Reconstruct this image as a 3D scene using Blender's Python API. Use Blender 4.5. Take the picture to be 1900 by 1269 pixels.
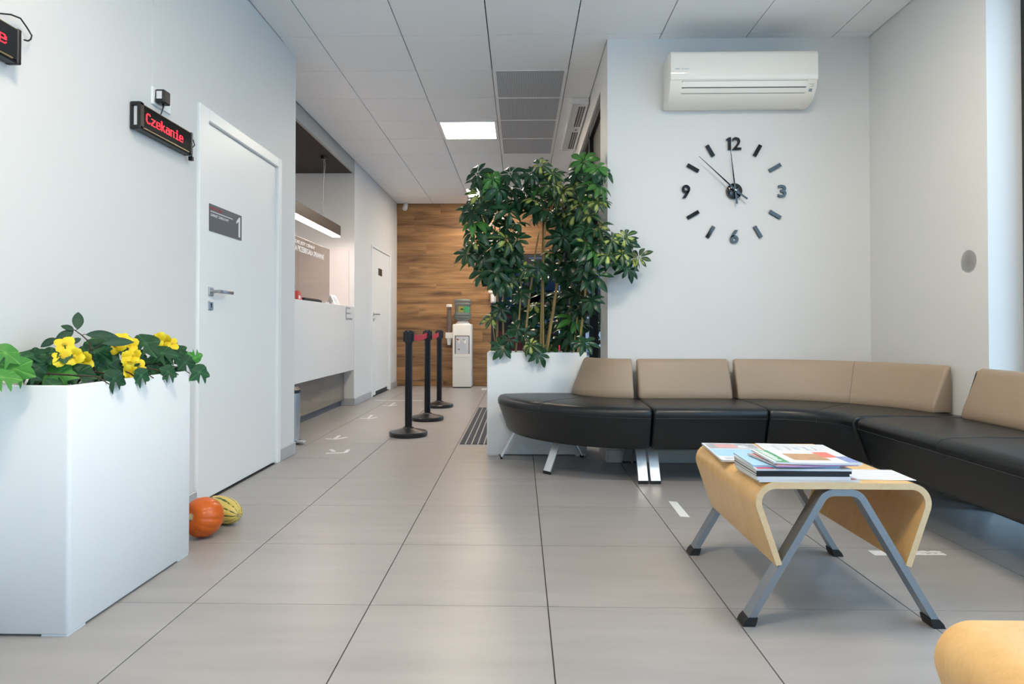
import bpy, bmesh, math, random
from mathutils import Vector, Matrix, noise
random.seed(11)
for o in list(bpy.data.objects): bpy.data.objects.remove(o)
SC = bpy.context.scene; COL = SC.collection
PI = math.pi

# ------------------------------------------------------------------ camera, light, exposure
CAMZ = 0.9305
F, PITCH, YAW, ROLL, CX, CY = 1182.46, 0.01315, 0.02094, -0.00089, 941.02, 594.50
RM = Matrix.Rotation(YAW, 3, 'Z') @ Matrix.Rotation(PITCH, 3, 'X') @ Matrix.Rotation(ROLL, 3, 'Y')
cam = bpy.data.cameras.new('camera'); co = bpy.data.objects.new('camera', cam); COL.objects.link(co)
m = Matrix((RM.col[0], RM.col[2], -RM.col[1])).transposed().to_4x4()
co.matrix_world = Matrix.Translation((0, 0, CAMZ)) @ m
cam.sensor_width = 36; cam.lens = F*36/1900; cam.clip_start = 0.02
cam.shift_x = (950-CX)/1900; cam.shift_y = (CY-634.5)/1900
SC.camera = co
def ray(px, py): return RM @ Vector(((px-CX)/F, 1, -(py-CY)/F))
def at_y(px, py, Y): d = ray(px, py); return Vector((0, 0, CAMZ)) + d*(Y/d.y)
def at_x(px, py, X): d = ray(px, py); return Vector((0, 0, CAMZ)) + d*(X/d.x)

SKY = 2.95          # daylight through the glazing
PANEL = 42.0        # ceiling light panels
BAR = 25.0          # reception pendant
w = bpy.data.worlds.new('overcast_sky'); SC.world = w; w.use_nodes = True
nt = w.node_tree; nt.nodes.clear()
wo = nt.nodes.new('ShaderNodeOutputWorld'); wb = nt.nodes.new('ShaderNodeBackground')
tc = nt.nodes.new('ShaderNodeTexCoord'); sx = nt.nodes.new('ShaderNodeSeparateXYZ'); cr = nt.nodes.new('ShaderNodeValToRGB')
nt.links.new(tc.outputs['Generated'], sx.inputs[0]); nt.links.new(sx.outputs['Z'], cr.inputs[0])
cr.color_ramp.elements[0].position = 0.0; cr.color_ramp.elements[0].color = (0.62, 0.81, 1.0, 1)
cr.color_ramp.elements[1].position = 0.7; cr.color_ramp.elements[1].color = (0.42, 0.685, 1.0, 1)
nt.links.new(cr.outputs[0], wb.inputs[0]); nt.links.new(wb.outputs[0], wo.inputs[0]); wb.inputs[1].default_value = SKY
def portal(name, loc, rot, sx_, sy_):
    l = bpy.data.lights.new(name, 'AREA'); l.shape = 'RECTANGLE'; l.size = sx_; l.size_y = sy_
    o = bpy.data.objects.new(name, l); o.location = loc; o.rotation_euler = rot; COL.objects.link(o)
    l.cycles.is_portal = True
portal('window_portal_right', (2.70, 0.20, 1.45), (0, PI/2, 0), 2.9, 6.2)
portal('window_portal_back', (1.3, -3.06, 1.45), (PI/2, 0, PI), 1.8, 2.9)
portal('window_portal_facade', (0.72, 7.6, 1.4), (0, PI/2, 0), 2.8, 5.5)
SC.view_settings.view_transform = 'Standard'; SC.view_settings.look = 'None'
SC.view_settings.gamma = 1; SC.view_settings.use_curve_mapping = False
SC.view_settings.exposure = 0.27
try:
    cy = SC.cycles
    cy.use_denoising = True; cy.max_bounces = 10; cy.diffuse_bounces = 6; cy.glossy_bounces = 4
    cy.transmission_bounces = 6; cy.transparent_max_bounces = 12; cy.caustics_reflective = False; cy.caustics_refractive = False
    cy.sample_clamp_indirect = 12.0
except Exception: pass

# ------------------------------------------------------------------ materials
MATS = {}
def srgb(r, g, b):
    f = lambda c: (c/255/12.92) if c/255 <= 0.04045 else ((c/255+0.055)/1.055)**2.4
    return (f(r), f(g), f(b), 1)
def M(name, col, rough=0.5, metal=0.0, var=0.0, scale=(8, 8, 8), bump=0.0, bscale=60, spec=0.5, emit=0, emcol=None, objrand=0.0, coat=0.0, roughvar=0.0):
    if name in MATS: return MATS[name]
    mt = bpy.data.materials.new(name); mt.use_nodes = True; MATS[name] = mt
    N = mt.node_tree.nodes; L = mt.node_tree.links; p = N['Principled BSDF']
    p.inputs['Base Color'].default_value = col; p.inputs['Roughness'].default_value = rough; p.inputs['Metallic'].default_value = metal
    p.inputs['Specular IOR Level'].default_value = spec
    if coat: p.inputs['Coat Weight'].default_value = coat; p.inputs['Coat Roughness'].default_value = 0.08
    if emit: p.inputs['Emission Color'].default_value = emcol or col; p.inputs['Emission Strength'].default_value = emit
    g = N.new('ShaderNodeNewGeometry')
    if var or objrand or roughvar:
        mp = N.new('ShaderNodeMapping'); mp.inputs['Scale'].default_value = scale
        L.new(g.outputs['Position'], mp.inputs['Vector'])
        n = N.new('ShaderNodeTexNoise'); n.inputs['Scale'].default_value = 1; n.inputs['Detail'].default_value = 5; n.inputs['Roughness'].default_value = 0.6
        L.new(mp.outputs[0], n.inputs['Vector'])
        mr = N.new('ShaderNodeMapRange'); mr.inputs[1].default_value = 0.25; mr.inputs[2].default_value = 0.75; mr.inputs[3].default_value = 1-var; mr.inputs[4].default_value = 1+var
        L.new(n.outputs['Fac'], mr.inputs[0]); val = mr.outputs[0]
        if objrand:
            oi = N.new('ShaderNodeObjectInfo'); m2 = N.new('ShaderNodeMapRange'); m2.inputs[3].default_value = 1-objrand; m2.inputs[4].default_value = 1+objrand
            L.new(oi.outputs['Random'], m2.inputs[0]); mu = N.new('ShaderNodeMath'); mu.operation = 'MULTIPLY'
            L.new(val, mu.inputs[0]); L.new(m2.outputs[0], mu.inputs[1]); val = mu.outputs[0]
        vm = N.new('ShaderNodeVectorMath'); vm.operation = 'SCALE'; vm.inputs[0].default_value = col[:3]
        L.new(val, vm.inputs['Scale']); L.new(vm.outputs[0], p.inputs['Base Color'])
        if roughvar:
            m3 = N.new('ShaderNodeMapRange'); m3.inputs[3].default_value = rough-roughvar; m3.inputs[4].default_value = rough+roughvar
            L.new(n.outputs['Fac'], m3.inputs[0]); L.new(m3.outputs[0], p.inputs['Roughness'])
    if bump:
        n2 = N.new('ShaderNodeTexNoise'); n2.inputs['Scale'].default_value = bscale; n2.inputs['Detail'].default_value = 3
        L.new(g.outputs['Position'], n2.inputs['Vector'])
        b = N.new('ShaderNodeBump'); b.inputs['Strength'].default_value = bump; b.inputs['Distance'].default_value = 0.002
        L.new(n2.outputs['Fac'], b.inputs['Height']); L.new(b.outputs[0], p.inputs['Normal'])
    return mt
def wood(name, c1, c2, axis, rough=0.45, freq=1.0, contrast=1.0, objrand=0.12, knots=0.0, coat=0.0):
    """streaky timber: noise stretched along the grain axis, every piece with its own offset"""
    mt = bpy.data.materials.new(name); mt.use_nodes = True; MATS[name] = mt
    N = mt.node_tree.nodes; L = mt.node_tree.links; p = N['Principled BSDF']; p.inputs['Roughness'].default_value = rough; p.inputs['Coat Weight'].default_value = coat; p.inputs['Coat Roughness'].default_value = 0.25
    g = N.new('ShaderNodeNewGeometry'); oi = N.new('ShaderNodeObjectInfo')
    sc = N.new('ShaderNodeVectorMath'); sc.operation = 'SCALE'; sc.inputs[0].default_value = (31, 17, 23); L.new(oi.outputs['Random'], sc.inputs['Scale'])
    ad = N.new('ShaderNodeVectorMath'); L.new(g.outputs['Position'], ad.inputs[0]); L.new(sc.outputs[0], ad.inputs[1])
    def nz(lo, hi, det, dist=0.0):
        mp = N.new('ShaderNodeMapping'); s = [hi*freq]*3; s[axis] = lo*freq; mp.inputs['Scale'].default_value = s
        L.new(ad.outputs[0], mp.inputs['Vector']); n = N.new('ShaderNodeTexNoise'); n.inputs['Scale'].default_value = 1
        n.inputs['Detail'].default_value = det; n.inputs['Distortion'].default_value = dist; L.new(mp.outputs[0], n.inputs['Vector']); return n.outputs['Fac']
    a = nz(1.0, 9, 5, 0.6); b = nz(3, 70, 3)
    mx = N.new('ShaderNodeMix'); mx.data_type = 'FLOAT'; mx.inputs[0].default_value = 0.35; L.new(a, mx.inputs[2]); L.new(b, mx.inputs[3])
    r = N.new('ShaderNodeValToRGB'); e = r.color_ramp.elements
    e[0].position = 0.5-0.22/contrast; e[0].color = c2; e[1].position = 0.5+0.2/contrast; e[1].color = c1
    L.new(mx.outputs[0], r.inputs[0]); out = r.outputs[0]
    if knots:
        mp = N.new('ShaderNodeMapping'); s = [5.0]*3; s[axis] = 1.6; mp.inputs['Scale'].default_value = s; L.new(ad.outputs[0], mp.inputs['Vector'])
        v = N.new('ShaderNodeTexVoronoi'); v.inputs['Scale'].default_value = 1; L.new(mp.outputs[0], v.inputs['Vector'])
        kr = N.new('ShaderNodeMapRange'); kr.inputs[1].default_value = 0.03; kr.inputs[2].default_value = 0.2; kr.inputs[3].default_value = knots; kr.inputs[4].default_value = 0
        L.new(v.outputs['Distance'], kr.inputs[0]); mk = N.new('ShaderNodeMix'); mk.data_type = 'RGBA'; L.new(kr.outputs[0], mk.inputs[0]); L.new(out, mk.inputs[6])
        mk.inputs[7].default_value = tuple(c*0.35 for c in c2[:3])+(1,); out = mk.outputs[2]
    m2 = N.new('ShaderNodeMapRange'); m2.inputs[3].default_value = 1-objrand; m2.inputs[4].default_value = 1+objrand; L.new(oi.outputs['Random'], m2.inputs[0])
    vm = N.new('ShaderNodeVectorMath'); vm.operation = 'SCALE'; L.new(out, vm.inputs[0]); L.new(m2.outputs[0], vm.inputs['Scale']); L.new(vm.outputs[0], p.inputs['Base Color'])
    return mt
def leafmat(name, c1, c2, rough=0.35, power=3.0, objrand=0.2):
    """green leaf whose pale part follows the painted 'mark' attribute (vein or variegation)"""
    mt = bpy.data.materials.new(name); mt.use_nodes = True
    N = mt.node_tree.nodes; L = mt.node_tree.links; p = N['Principled BSDF']; p.inputs['Roughness'].default_value = rough
    at = N.new('ShaderNodeAttribute'); at.attribute_name = 'mark'
    pw = N.new('ShaderNodeMath'); pw.operation = 'POWER'; pw.inputs[1].default_value = power; L.new(at.outputs['Fac'], pw.inputs[0])
    mx = N.new('ShaderNodeMix'); mx.data_type = 'RGBA'; mx.inputs[6].default_value = c1; mx.inputs[7].default_value = c2; L.new(pw.outputs[0], mx.inputs[0])
    oi = N.new('ShaderNodeObjectInfo'); m2 = N.new('ShaderNodeMapRange'); m2.inputs[3].default_value = 1-objrand; m2.inputs[4].default_value = 1+objrand; L.new(oi.outputs['Random'], m2.inputs[0])
    vm = N.new('ShaderNodeVectorMath'); vm.operation = 'SCALE'; L.new(mx.outputs[2], vm.inputs[0]); L.new(m2.outputs[0], vm.inputs['Scale']); L.new(vm.outputs[0], p.inputs['Base Color'])
    tr = N.new('ShaderNodeBsdfTranslucent'); L.new(vm.outputs[0], tr.inputs[0])
    ms = N.new('ShaderNodeMixShader'); ms.inputs[0].default_value = 0.22; L.new(p.outputs[0], ms.inputs[1]); L.new(tr.outputs[0], ms.inputs[2])
    L.new(ms.outputs[0], N['Material Output'].inputs[0]); return mt
def glass(name, tint=(0.93, 0.96, 0.96, 1), haze=0.0, hazecol=(1, 1, 1, 1), refl=1.0):
    mt = bpy.data.materials.new(name); mt.use_nodes = True; N = mt.node_tree.nodes; L = mt.node_tree.links
    N.remove(N['Principled BSDF'])
    t = N.new('ShaderNodeBsdfTransparent'); t.inputs[0].default_value = tint
    gl = N.new('ShaderNodeBsdfGlossy'); gl.inputs['Roughness'].default_value = 0.01
    fr = N.new('ShaderNodeFresnel'); fr.inputs[0].default_value = 1.45
    ml = N.new('ShaderNodeMath'); ml.operation = 'MULTIPLY'; L.new(fr.outputs[0], ml.inputs[0])
    ge = N.new('ShaderNodeNewGeometry'); bf = N.new('ShaderNodeMath'); bf.operation = 'MULTIPLY_ADD'; bf.inputs[1].default_value = -refl; bf.inputs[2].default_value = refl; L.new(ge.outputs['Backfacing'], bf.inputs[0]); L.new(bf.outputs[0], ml.inputs[1])
    a = N.new('ShaderNodeMixShader'); L.new(ml.outputs[0], a.inputs[0]); L.new(t.outputs[0], a.inputs[1]); L.new(gl.outputs[0], a.inputs[2]); out = a.outputs[0]
    if haze:
        d = N.new('ShaderNodeBsdfDiffuse'); d.inputs[0].default_value = hazecol; b = N.new('ShaderNodeMixShader'); b.inputs[0].default_value = haze
        L.new(out, b.inputs[1]); L.new(d.outputs[0], b.inputs[2]); out = b.outputs[0]
    L.new(out, N['Material Output'].inputs[0]); return mt
def perforated(name, col, hole, pitch):
    mt = M(name, col, 0.5); N = mt.node_tree.nodes; L = mt.node_tree.links; p = N['Principled BSDF']
    g = N.new('ShaderNodeNewGeometry'); mp = N.new('ShaderNodeVectorMath'); mp.operation = 'SCALE'; mp.inputs['Scale'].default_value = 1/pitch
    L.new(g.outputs['Position'], mp.inputs[0]); fr = N.new('ShaderNodeVectorMath'); fr.operation = 'FRACTION'; L.new(mp.outputs[0], fr.inputs[0])
    sb = N.new('ShaderNodeVectorMath'); sb.operation = 'SUBTRACT'; sb.inputs[1].default_value = (0.5, 0.5, 0.5); L.new(fr.outputs[0], sb.inputs[0])
    fl = N.new('ShaderNodeVectorMath'); fl.operation = 'MULTIPLY'; fl.inputs[1].default_value = (1, 1, 0); L.new(sb.outputs[0], fl.inputs[0])
    ln = N.new('ShaderNodeVectorMath'); ln.operation = 'LENGTH'; L.new(fl.outputs[0], ln.inputs[0])
    ls = N.new('ShaderNodeMath'); ls.operation = 'LESS_THAN'; ls.inputs[1].default_value = 0.3; L.new(ln.outputs['Value'], ls.inputs[0])
    mx = N.new('ShaderNodeMix'); mx.data_type = 'RGBA'; mx.inputs[6].default_value = col; mx.inputs[7].default_value = hole; L.new(ls.outputs[0], mx.inputs[0]); L.new(mx.outputs[2], p.inputs['Base Color'])
    return mt
WALL = M('white_wall_paint', (0.74, 0.74, 0.725, 1), 0.6, var=0.012, scale=(1.5, 1.5, 1.5), bump=0.05, bscale=160, spec=0.3)
CEIL = M('ceiling_tile_white', (0.93, 0.93, 0.93, 1), 0.85, objrand=0.012, var=0.02, scale=(300, 300, 300), spec=0.2)
DARKGAP = M('dark_joint', (0.045, 0.045, 0.045, 1), 0.9)
GROUT = M('grout', (0.10, 0.095, 0.09, 1), 0.9)
FLOOR = M('greige_porcelain', (0.342, 0.324, 0.312, 1), 0.335, var=0.11, scale=(1.6, 11, 9), objrand=0.03, spec=0.5, roughvar=0.04, bump=0.04, bscale=90)
WHITE_GLOSS = M('white_gloss_plastic', (0.82, 0.83, 0.83, 1), 0.22, bump=0.01, bscale=20)
PLANTER = M('white_planter_plastic', (0.80, 0.83, 0.85, 1), 0.38, bump=0.02, bscale=30)
DOORW = M('white_door_lacquer', (0.87, 0.88, 0.87, 1), 0.4)
STEEL = M('brushed_steel', (0.55, 0.55, 0.54, 1), 0.3, 1.0, var=0.05, scale=(80, 80, 10))
ALU = M('satin_aluminium', (0.72, 0.73, 0.74, 1), 0.38, 0.85, var=0.04, scale=(60, 60, 8))
GREYMETAL = M('grey_powder_coat', (0.27, 0.30, 0.33, 1), 0.36, 0.6)
BLACK = M('black_plastic', (0.012, 0.012, 0.013, 1), 0.4)
BLACKGLOSS = M('black_gloss_acrylic', (0.006, 0.007, 0.008, 1), 0.05, spec=0.8)
BLACKRUB = M('black_rubber', (0.010, 0.010, 0.010, 1), 0.6)
LEATHER = M('black_leather', (0.0045, 0.0065, 0.0085, 1), 0.36, bump=0.25, bscale=420, var=0.08, scale=(6, 6, 6))
BEIGE = M('taupe_leather', (0.36, 0.27, 0.19, 1), 0.48, bump=0.2, bscale=420, var=0.04, scale=(5, 5, 5))
SEAM = M('seam_thread', (0.035, 0.037, 0.04, 1), 0.6)
OAKWALL = wood('oak_wall_plank', srgb(182, 138, 92), srgb(88, 60, 38), 0, 0.5, 1.0, 1.15, 0.16, 0.85)
GREYOAK = wood('grey_oak_laminate', srgb(150, 138, 126), srgb(112, 100, 90), 1, 0.5, 1.6, 0.9, 0.0)
BEECH = wood('pale_plywood_veneer', srgb(230, 190, 128), srgb(208, 162, 98), 2, 0.36, 3.0, 0.7, 0.0, coat=0.35)
PLYEDGE = wood('plywood_edge', srgb(236, 208, 166), srgb(216, 180, 134), 1, 0.45, 4.0, 0.7, 0.0)
BASE = M('grey_aluminium_skirting', (0.50, 0.51, 0.52, 1), 0.4, 0.2)
BLACKFRAME = M('anthracite_window_frame', (0.012, 0.013, 0.016, 1), 0.35)
GLASS = glass('window_glass'); 
TINTGLASS = glass('tinted_window_glass', (0.72, 0.76, 0.78, 1))
DARKGLASS = glass('dark_glass', (0.22, 0.26, 0.30, 1))
PLEXI = glass('hazy_acrylic_screen', (0.86, 0.84, 0.82, 1), 0.30, (0.42, 0.37, 0.33, 1))
LIGHTP = M('lit_diffuser', (1, 0.93, 0.82, 1), 0.5, emit=PANEL, emcol=(1, 0.86, 0.68, 1))
LIGHTB = M('lit_bar', (1, 0.96, 0.9, 1), 0.5, emit=BAR, emcol=(1, 0.83, 0.76, 1))
LEDRED = M('red_led', (1, 0.02, 0.03, 1), 0.5, emit=1.6, emcol=(1, 0.02, 0.04, 1))
DARKCEIL = M('dark_brown_ceiling', (0.042, 0.033, 0.031, 1), 0.8)
FASCIA = M('grey_bulkhead_paint', (0.42, 0.42, 0.40, 1), 0.7)
PERF = perforated('perforated_grey_metal', (0.58, 0.60, 0.63, 1), (0.24, 0.25, 0.27, 1), 0.014)
MATDARK = M('mat_pile_grey', (0.055, 0.057, 0.064, 1), 0.95, var=0.5, scale=(400, 400, 400))
MATLINE = M('mat_aluminium_line', (0.38, 0.38, 0.39, 1), 0.5, 0.3)
TAPE = M('white_floor_tape', (0.78, 0.78, 0.77, 1), 0.5, var=0.06, scale=(60, 60, 60))
RED = M('red_belt', (0.75, 0.012, 0.03, 1), 0.6, var=0.08, scale=(200, 200, 20))
PAPER = M('white_paper', (0.80, 0.81, 0.83, 1), 0.5)
PAGES = M('magazine_pages', (0.62, 0.62, 0.60, 1), 0.7, var=0.15, scale=(6, 6, 900))
SOIL = M('dark_soil', (0.018, 0.013, 0.010, 1), 0.95, var=0.5, scale=(60, 60, 60), bump=0.8, bscale=40)
LETTERGREY = M('grey_vinyl_letter', (0.12, 0.14, 0.16, 1), 0.5)
LETTERWHITE = M('white_letter', (0.95, 0.93, 0.92, 1), 0.5)
BARK = wood('pale_cane_bark', srgb(196, 168, 108), srgb(128, 104, 58), 2, 0.6, 3.0, 0.9, 0.15)
TWIG = M('brown_twig', (0.06, 0.035, 0.02, 1), 0.8, var=0.3, scale=(60, 60, 60))

# ------------------------------------------------------------------ mesh helpers
ROOT = {}
def link(o, parent=None):
    COL.objects.link(o)
    if parent is not None: o.parent = parent
    return o
def base_of(parent):
    v = Vector((0, 0, 0))
    while parent is not None: v += parent.location; parent = parent.parent
    return v
def obj(name, bm, mats, parent=None, smooth=None, kind=None, label=None):
    """links a bmesh authored in world coordinates as one object, origin at its thing's base"""
    b = base_of(parent)
    if b.length: bmesh.ops.translate(bm, verts=bm.verts, vec=-b)
    me = bpy.data.meshes.new(name); bm.normal_update(); bm.to_mesh(me); bm.free()
    for mt in (mats if isinstance(mats, (list, tuple)) else [mats]): me.materials.append(mt)
    if smooth is not None:
        me.polygons.foreach_set('use_smooth', [True]*len(me.polygons))
        if smooth < 180:
            try: me.set_sharp_from_angle(angle=math.radians(smooth))
            except Exception: pass
    o = bpy.data.objects.new(name, me); link(o, parent)
    if kind: o['kind'] = kind
    if label: o['label'] = label
    return o
def thing(name, label, cat, loc=(0, 0, 0), group=None):
    o = bpy.data.objects.new(name, None); link(o); o.location = loc; o.empty_display_size = 0.1
    o['label'] = label; o['category'] = cat
    if group: o['group'] = group
    return o
def struct(name, bm, mats, smooth=None): return obj(name, bm, mats, None, smooth, 'structure')
def structroot(name, loc=(0, 0, 0)):
    o = bpy.data.objects.new(name, None); link(o); o.location = loc; o['kind'] = 'structure'; return o
def tag(o, label, cat, group=None):
    o['label'] = label; o['category'] = cat
    if group: o['group'] = group
    return o
def NB(): return bmesh.new()
def box(bm, lo, hi, bev=0.0, seg=2, mi=0, mat=None):
    x0, y0, z0 = lo; x1, y1, z1 = hi
    vs = [bm.verts.new(p) for p in ((x0,y0,z0),(x1,y0,z0),(x1,y1,z0),(x0,y1,z0),(x0,y0,z1),(x1,y0,z1),(x1,y1,z1),(x0,y1,z1))]
    fs = [bm.faces.new([vs[i] for i in q]) for q in ((3,2,1,0),(4,5,6,7),(0,1,5,4),(1,2,6,5),(2,3,7,6),(3,0,4,7))]
    for f in fs: f.material_index = mi
    if bev:
        es = list({e for f in fs for e in f.edges})
        r = bmesh.ops.bevel(bm, geom=es, offset=bev, segments=seg, profile=0.5, affect='EDGES')
        for f in r['faces']: f.material_index = mi
        vs = list({v for f in bm.faces if f.is_valid for v in f.verts}) if mat is not None else vs
    if mat is not None and not bev: bmesh.ops.transform(bm, matrix=mat, verts=vs)
    return bm
def B(lo, hi, bev=0.0, seg=2): return box(NB(), lo, hi, bev, seg)
def obox(c, size, rot, bev=0.0, seg=2):
    """box of given size turned by a 3x3 or euler and centred on c"""
    bm = B([-s/2 for s in size], [s/2 for s in size], bev, seg)
    R = rot if isinstance(rot, Matrix) else Matrix.Rotation(rot, 3, 'Z')
    bmesh.ops.transform(bm, matrix=Matrix.Translation(c) @ R.to_4x4(), verts=bm.verts); return bm
def merge(bm, other):
    me = bpy.data.meshes.new('t'); other.to_mesh(me); other.free(); bm.from_mesh(me); bpy.data.meshes.remove(me); return bm
def tube(bm, pts, rad, n=8, caps=True, mi=0):
    pts = [Vector(p) for p in pts]; rads = rad if isinstance(rad, (list, tuple)) else [rad]*len(pts); rings = []
    up = Vector((0, 0, 1)); prev = None
    for i, p in enumerate(pts):
        t = (pts[min(i+1, len(pts)-1)]-pts[max(i-1, 0)]).normalized()
        if prev is None: a = t.cross(up if abs(t.z) < 0.9 else Vector((1, 0, 0))).normalized()
        else: a = (prev - t*prev.dot(t)).normalized()
        prev = a; b = t.cross(a)
        rings.append([bm.verts.new(p+(a*math.cos(2*PI*k/n)+b*math.sin(2*PI*k/n))*rads[i]) for k in range(n)])
    for r0, r1 in zip(rings, rings[1:]):
        for k in range(n): bm.faces.new((r0[k], r0[(k+1) % n], r1[(k+1) % n], r1[k])).material_index = mi
    if caps: bm.faces.new(rings[0][::-1]); bm.faces.new(rings[-1])
    return bm
def lathe(bm, prof, c, n=24, axis=None, mi=0, jit=None):
    """prof = [(r, h)...] spun about an axis (default +Z) through c"""
    c = Vector(c); R = Matrix.Identity(3) if axis is None else Vector(axis).to_track_quat('Z', 'Y').to_matrix()
    rings = []
    for r, h in prof:
        if r < 1e-6: rings.append([bm.verts.new(c+R @ Vector((0, 0, h)))])
        else: rings.append([bm.verts.new(c+R @ Vector((r*math.cos(2*PI*k/n)*(jit(k, h) if jit else 1), r*math.sin(2*PI*k/n)*(jit(k, h) if jit else 1), h))) for k in range(n)])
    for a, b in zip(rings, rings[1:]):
        for k in range(n):
            q = [a[k % len(a)], a[(k+1) % len(a)], b[(k+1) % len(b)], b[k % len(b)]]; u = []
            for v in q:
                if v not in u: u.append(v)
            if len(u) > 2: bm.faces.new(u).material_index = mi
    if len(rings[0]) > 1: bm.faces.new(rings[0][::-1]).material_index = mi
    if len(rings[-1]) > 1: bm.faces.new(rings[-1]).material_index = mi
    return bm
def poly_prism(bm, pts, vec, mi=0):
    """closed polygon extruded by a vector"""
    vec = Vector(vec); a = [bm.verts.new(p) for p in pts]; b = [bm.verts.new(Vector(p)+vec) for p in pts]
    f = [bm.faces.new(a[::-1]), bm.faces.new(b)]
    for i in range(len(a)): f.append(bm.faces.new((a[i], a[(i+1) % len(a)], b[(i+1) % len(a)], b[i])))
    for q in f: q.material_index = mi
    bmesh.ops.recalc_face_normals(bm, faces=f); return bm
def text(bm, s, origin, right, up, height, width=None, depth=0.0008, align='LEFT', bold=0.0):
    """lettering laid on a plane: origin = lower-left corner, right / up unit vectors"""
    cu = bpy.data.curves.new('t', 'FONT'); cu.body = s; cu.size = 1; cu.extrude = 0.5; cu.offset = bold; cu.resolution_u = 2
    o = bpy.data.objects.new('t', cu); COL.objects.link(o)
    dg = bpy.context.evaluated_depsgraph_get(); dg.update(); me = o.evaluated_get(dg).to_mesh()
    t = NB(); t.from_mesh(me); o.evaluated_get(dg).to_mesh_clear(); bpy.data.objects.remove(o); bpy.data.curves.remove(cu)
    if not t.verts: return bm
    xs = [v.co.x for v in t.verts]; ys = [v.co.y for v in t.verts]
    sy = height/(max(ys)-min(ys)); sxx = (width/(max(xs)-min(xs))) if width else sy
    right, up = Vector(right), Vector(up); nrm = right.cross(up)
    for v in t.verts:
        v.co = Vector(origin) + right*((v.co.x-min(xs))*sxx) + up*((v.co.y-min(ys))*sy) + nrm*((v.co.z+0.5)*depth)
    return merge(bm, t)
def sheet(bm, pts, mi=0):
    bm.faces.new([bm.verts.new(p) for p in pts]).material_index = mi; return bm
def tree_copy(o, parent=None, link_to=True):
    c = o.copy(); COL.objects.link(c); c.parent = parent
    for ch in list(o.children): tree_copy(ch, c)
    return c

# ------------------------------------------------------------------ room shell
CZ = 2.969; XL, XR = -1.69, 2.43; XF = -2.015; YF = 4.475; YE = 10.33; XG = 0.63; YB = -3.0; YR = 3.36
# floor: a dark bed with every porcelain tile laid on it
fl = struct('floor', B((-3.4, YB-0.1, -0.12), (2.75, YE+0.1, -0.006)), GROUT)
def tile_cells(x0, x1, y0, y1, ox, oy, regions):
    i0 = math.floor((x0-ox)/0.6); j0 = math.floor((y0-oy)/0.6)
    for i in range(i0, int((x1-ox)/0.6)+1):
        for j in range(j0, int((y1-oy)/0.6)+1):
            for (a, b, c, d) in regions:
                cx0, cx1 = ox+0.6*i, ox+0.6*i+0.6; cy0, cy1 = oy+0.6*j, oy+0.6*j+0.6
                gx0 = cx0+GX if cx0 > a-1e-6 else a+EX; gx1 = cx1-GX if cx1 < b+1e-6 else b-EX
                gy0 = cy0+GY if cy0 > c-1e-6 else c; gy1 = cy1-GY if cy1 < d+1e-6 else d
                if gx1-gx0 > 0.012 and gy1-gy0 > 0.012: yield i, j, (gx0, gx1, gy0, gy1)
full = {}
def lay(name, cell, z0, z1, mats, parent):
    gx0, gx1, gy0, gy1 = cell; key = (name, round(gx1-gx0, 4), round(gy1-gy0, 4))
    if key not in full:
        bm = B((-(gx1-gx0)/2, -(gy1-gy0)/2, z0), ((gx1-gx0)/2, (gy1-gy0)/2, z1)); me = bpy.data.meshes.new(name); bm.to_mesh(me); bm.free(); me.materials.append(mats); full[key] = me
    o = bpy.data.objects.new(name, full[key]); link(o, parent); o.location = ((gx0+gx1)/2, (gy0+gy1)/2, 0); return o
GX, GY, EX = 0.0022, 0.0011, 0.0
for i, j, c in tile_cells(-2.3, 2.62, YB, YE, -1.1077, 2.1499, [(XL, XR, YB, YF), (XF+0.001, XG, YF, YE), (XF-0.155, XF+0.001, 4.75, 7.68), (XL-0.33, XL, 4.75, YF+0.001), (XR, 2.60, YB, YR)]):
    lay('floor_tile', c, -0.006, 0.0, FLOOR, fl)
# ceiling: dark void above, every panel hung below it
ce = struct('ceiling', B((-2.2, YB-0.1, CZ+0.02), (2.75, YE+0.1, CZ+0.14)), DARKGAP)
GX, GY, EX = 0.0038, 0.0024, 0.006
LIGHTS = [(1, 8), (1, 3), (1, -6), (4, -4)]
PERFS = [(2, 1), (2, 2), (2, 3), (2, 4)]
for i, j, c in tile_cells(-2.1, 2.6, YB, YE, -1.4255, 4.3958, [(XL, XR, YB, YF), (XF, 0.612, YF, YE)]):
    if (i, j) in LIGHTS or (i, j) in PERFS: continue
    lay('ceiling_tile', c, CZ, CZ+0.016, CEIL, ce)
for i, j in PERFS:
    x0, y0 = -1.4255+0.6*i, 4.3958+0.6*j
    f = obj('perforated_panel', B((x0+0.03, y0+0.012, CZ-0.002), (x0+0.57, y0+0.588, CZ+0.01)), PERF, ce)
    bm = NB()
    for a in ((x0+0.002, y0+0.001, x0+0.03, y0+0.599), (x0+0.57, y0+0.001, x0+0.598, y0+0.599), (x0+0.03, y0+0.001, x0+0.57, y0+0.012), (x0+0.03, y0+0.588, x0+0.57, y0+0.599)):
        box(bm, (a[0], a[1], CZ-0.004), (a[2], a[3], CZ+0.012))
    obj('panel_frame', bm, CEIL, f)
LAB = {(1, 8): 'far square ceiling light above wood wall, half behind the plant', (1, 3): 'bright square ceiling light beside grey perforated panels',
       (1, -6): 'square ceiling light overhead beside left wall, out of the picture',
       (4, -4): 'square ceiling light overhead above the coffee table, out of the picture'}
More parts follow.
